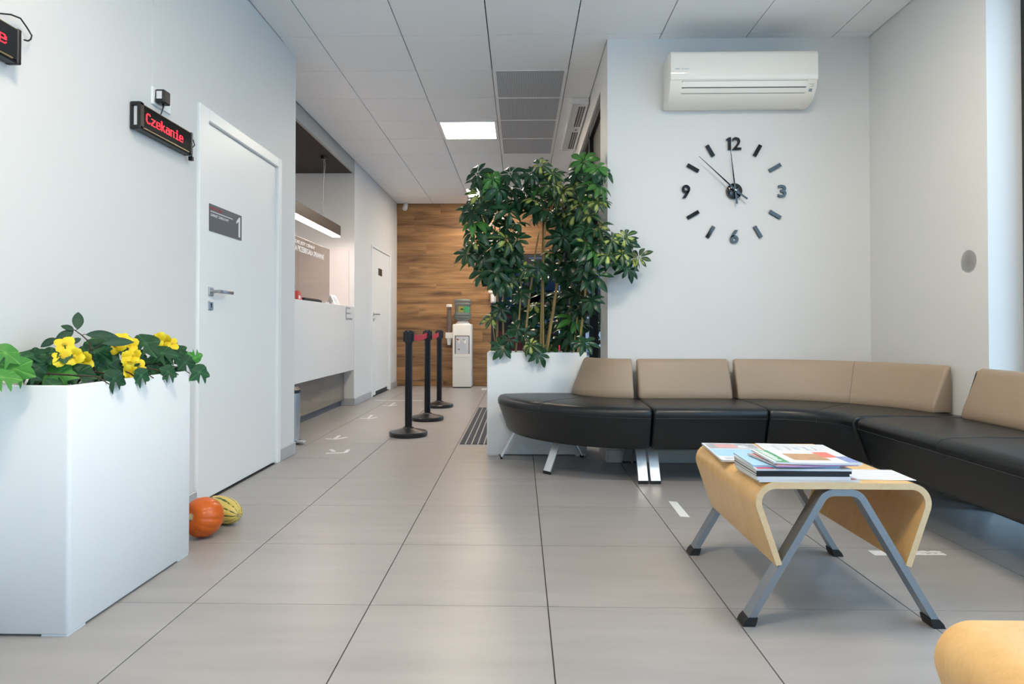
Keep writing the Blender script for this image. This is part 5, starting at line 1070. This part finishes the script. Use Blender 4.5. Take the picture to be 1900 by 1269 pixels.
# ficus sprig
sp = thing('ficus_sprig', 'dark leafy sprig with smooth oval leaves above the ivy', 'plant', (-1.57, 2.2, PH-0.03))
FM = leafmat('ficus_leaf', (0.008, 0.048, 0.026, 1), (0.02, 0.08, 0.04, 1), 0.6, 1.0, 0.15)
def oval():
    vs, fs, mk = [], [], []; K = 8
    for i in range(K+1):
        u = i/K; w_ = 0.0245*math.sin(PI*min(1, u*0.97+0.02))**0.75*(1.0-0.25*u)*1.1; z = -0.014*u*u
        if i == K: w_ = 0.0006
        for sgn in (-1, 0, 1): vs.append((sgn*w_, u*0.092, z+abs(sgn)*w_*0.22)); mk.append(1.0 if sgn == 0 else 0.0)
        if i:
            for j in range(2): fs.append(((i-1)*3+j, (i-1)*3+j+1, i*3+j+1, i*3+j))
    me = bpy.data.meshes.new('oval_leaf'); me.from_pydata(vs, [], fs); mark_mesh(me, mk); me.polygons.foreach_set('use_smooth', [True]*len(me.polygons)); me.materials.append(FM); return me
OV = oval(); YS = 2.14
for (a, b, sc) in [((144, 611), (147, 575), 1.0), ((160, 621), (201, 604), 1.08), ((137, 612), (113, 602), 0.75), ((136, 614), (104, 637), 1.0), ((104, 628), (77, 646), 0.75), ((190, 637), (230, 616), 1.1), ((150, 628), (128, 640), 0.7)]:
    p, q = at_y(*a, YS), at_y(*b, YS-0.02); o = bpy.data.objects.new('leaf', OV); link(o, sp); o.location = p-sp.location
    o.rotation_euler = orient((0.6, -0.75, 0.45), q-p).to_euler(); s_ = (q-p).length/0.092; o.scale = (min(s_, 0.72), s_, s_)
bm = NB(); tube(bm, [at_y(176, 690, YS), at_y(165, 634, YS), at_y(152, 622, YS), at_y(138, 612, YS)], [0.003, 0.0025, 0.002, 0.0015], 6); tube(bm, [at_y(138, 612, YS), at_y(122, 620, YS), at_y(104, 630, YS)], 0.0015, 5); tube(bm, [at_y(152, 622, YS), at_y(157, 620, YS), at_y(160, 621, YS)], 0.0012, 5); tube(bm, [at_y(140, 613, YS), at_y(143, 612, YS), at_y(144, 610, YS)], 0.0012, 5); tube(bm, [at_y(168, 650, YS), at_y(180, 645, YS), at_y(190, 637, YS)], 0.0015, 5); obj('stem', bm, TWIG, sp, 180)
# yellow flowers
YP = leafmat('yellow_petal', (0.92, 0.62, 0.008, 1), (0.98, 0.80, 0.03, 1), 0.55, 1.0, 0.05)
def petal_mesh():
    vs, fs, mk = [], [], []; K, W = 5, 4
    for i in range(K+1):
        u = i/K; w_ = 0.0155*math.sin(PI*(0.12+0.80*u))**0.7
        for j in range(W+1):
            s = 2*j/W-1; vs.append((s*w_, u*0.030, 0.012*u*u-0.02*u**4*0.6+0.004*math.cos(s*2)+0.0018*math.sin(j*2.1+i))); mk.append(u)
        if i:
            for j in range(W): fs.append(((i-1)*(W+1)+j, (i-1)*(W+1)+j+1, i*(W+1)+j+1, i*(W+1)+j))
    me = bpy.data.meshes.new('petal'); me.from_pydata(vs, [], fs); mark_mesh(me, mk); me.polygons.foreach_set('use_smooth', [True]*len(me.polygons)); me.materials.append(YP); return me
PTM = petal_mesh()
def cluster(label, spots, X, stem_to):
    c = at_x(*spots[0], X); t = thing('yellow_flower', label, 'flower', (c.x, c.y, c.z), 'yellow flower stems in the left planter')
    for (px, py) in spots:
        p = at_x(px, py, X+rnd.uniform(-0.015, 0.015)); nrm = V((rnd.uniform(.2, .9), rnd.uniform(-1, -.3), rnd.uniform(-.2, .7))); Q = orient(nrm, V((0, 0, 1)))
        n = 4; a0 = rnd.uniform(0, 2*PI)
        for k in range(n):
            o = bpy.data.objects.new('petal', PTM); link(o, t); o.location = p-t.location; R = Q @ Matrix.Rotation(a0+2*PI*k/n, 3, 'Z') @ Matrix.Rotation(rnd.uniform(-0.35, 0.7), 3, 'X'); o.rotation_euler = R.to_euler(); s_ = rnd.uniform(0.95, 1.25); o.scale = (s_, s_, s_*0.6)
        bm = NB(); lathe(bm, [(0, -0.001), (0.0085, 0.001), (0.007, 0.005), (0.003, 0.008), (0, 0.009)], p, 8, nrm); obj('flower_centre', bm, M('yellow_centre', (0.62, 0.42, 0.02, 1), 0.7), t, 180)
    e = at_x(*stem_to, X-0.03); bm = NB(); tube(bm, [c, c.lerp(e, 0.5)+V((-0.01, 0, 0.005)), e], 0.002, 6); obj('stem', bm, M('green_stem', (0.05, 0.16, 0.03, 1), 0.6), t)
cluster('yellow flower stem leftmost in the planter, below the dark oval leaves', [(120, 640), (116, 664), (138, 662), (154, 669)], -1.455, (140, 690))
cluster('yellow flower stem rising at the top middle of the ivy', [(229, 630), (240, 640), (214, 641)], -1.455, (232, 680))
cluster('yellow flower stem hanging over the planter rim in the middle', [(248, 660), (237, 668), (256, 682), (242, 692)], -1.40, (262, 690))
cluster('yellow flower stem furthest right, behind the large ivy leaf', [(305, 632), (317, 638), (290, 629)], -1.45, (300, 680))
# ------------------------------------------------------------------ pumpkin and squash on the floor
def gourd(name, label, cat, c, R, H, axis, lobes, depth, mat_, stem, elong=None):
    c = Vector(c); Q = Vector(axis).to_track_quat('Z', 'Y').to_matrix(); t = thing(name, label, cat, (c.x, c.y, 0)); bm = NB(); NU, NV = 96, 28; rings = []
    for j in range(NV+1):
        th = PI*j/NV
        if j in (0, NV): rings.append([bm.verts.new(c+Q @ Vector((0, 0, (H*0.90 if j == 0 else -H*0.93))))]); continue
        ring = []
        for k in range(NU):
            a = 2*PI*k/NU; cr = abs(math.cos(lobes*a/2))**0.6; f_ = 1-depth*(1-abs(math.sin(lobes*a/2))**0.45)*math.sin(th)**0.5; r = R*math.sin(th)**0.85*f_
            z = H*math.cos(th)*(1 if elong else (1-0.16*math.exp(-(th/0.35)**2)-0.10*math.exp(-((PI-th)/0.35)**2))); ring.append(bm.verts.new(c+Q @ Vector((r*math.cos(a), r*math.sin(a), z))))
        rings.append(ring)
    for a, b in zip(rings, rings[1:]):
        for k in range(NU):
            u = []
            for v_ in (a[k % len(a)], a[(k+1) % len(a)], b[(k+1) % len(b)], b[k % len(b)]):
                if v_ not in u: u.append(v_)
            bm.faces.new(u)
    bmesh.ops.recalc_face_normals(bm, faces=bm.faces); lo = min(v_.co.z for v_ in bm.verts); bmesh.ops.translate(bm, verts=bm.verts, vec=(0, 0, -lo+0.0005)); c = c+Vector((0, 0, -lo))
    obj('skin', bm, mat_, t, 180); d = Q @ Vector((0, 0, 1)); s0 = c+d*H*0.78; sd = Q @ Vector((0.25, 0.1, 1)).normalized()
    bm = NB(); lathe(bm, [(stem*1.7, 0.0), (stem*1.15, stem*0.7), (stem*0.85, stem*1.8), (stem*0.95, stem*2.8), (0, stem*2.9)], s0, 20, d, jit=lambda k, h: 1.0 if k % 4 else 0.8); obj('stalk', bm, M('pale_stalk', (0.36, 0.30, 0.18, 1), 0.8, var=0.4, scale=(120, 120, 120)), t, 50); return t
gourd('pumpkin', 'round orange pumpkin on the floor against the left planter', 'pumpkin', (-1.418, 2.83, 0.085), 0.088, 0.080, (-0.35, -0.90, 0.25), 14, 0.055, M('orange_pumpkin', (0.62, 0.115, 0.008, 1), 0.36, var=0.14, scale=(18, 18, 18)), 0.013)
# striped squash: stripe follows the grooves about its long axis
SQ = bpy.data.materials.new('striped_squash'); SQ.use_nodes = True; N = SQ.node_tree.nodes; L = SQ.node_tree.links; p = N['Principled BSDF']; p.inputs['Roughness'].default_value = 0.35
AXS = Vector((0.86, -0.47, -0.10)).normalized(); Qs = AXS.to_track_quat('Z', 'Y').to_matrix(); CSQ = Vector((-1.425, 3.035, 0.0645))
tcn = N.new('ShaderNodeTexCoord'); vr = N.new('ShaderNodeMapping'); vr.vector_type = 'TEXTURE'; vr.inputs['Location'].default_value = (0, 0, CSQ.z); vr.inputs['Rotation'].default_value = Qs.to_euler(); L.new(tcn.outputs['Object'], vr.inputs['Vector'])
sp_ = N.new('ShaderNodeSeparateXYZ'); L.new(vr.outputs[0], sp_.inputs[0]); at2 = N.new('ShaderNodeMath'); at2.operation = 'ARCTAN2'; L.new(sp_.outputs['Y'], at2.inputs[0]); L.new(sp_.outputs['X'], at2.inputs[1])
nz = N.new('ShaderNodeTexNoise'); nz.inputs['Scale'].default_value = 45; nz.inputs['Detail'].default_value = 4; L.new(tcn.outputs['Object'], nz.inputs['Vector'])
m1 = N.new('ShaderNodeMath'); m1.operation = 'MULTIPLY'; m1.inputs[1].default_value = 5.0; L.new(at2.outputs[0], m1.inputs[0]); cs = N.new('ShaderNodeMath'); cs.operation = 'COSINE'; L.new(m1.outputs[0], cs.inputs[0]); ab = N.new('ShaderNodeMath'); ab.operation = 'ABSOLUTE'; L.new(cs.outputs[0], ab.inputs[0])
ma = N.new('ShaderNodeMath'); ma.operation = 'MULTIPLY_ADD'; ma.inputs[1].default_value = 0.5; ma.inputs[2].default_value = -0.25; L.new(nz.outputs['Fac'], ma.inputs[0]); sm_ = N.new('ShaderNodeMath'); L.new(ab.outputs[0], sm_.inputs[0]); L.new(ma.outputs[0], sm_.inputs[1])
rp = N.new('ShaderNodeValToRGB'); e = rp.color_ramp.elements; e[0].position = 0.91; e[0].color = (0.66, 0.50, 0.12, 1); e[1].position = 0.985; e[1].color = (0.06, 0.10, 0.02, 1); L.new(sm_.outputs[0], rp.inputs[0]); L.new(rp.outputs[0], p.inputs['Base Color'])
gourd('squash', 'yellow squash with green stripes on the floor behind the pumpkin', 'squash', CSQ, 0.062, 0.115, AXS, 10, 0.07, SQ, 0.009, True)
print('leaves', leafcount)
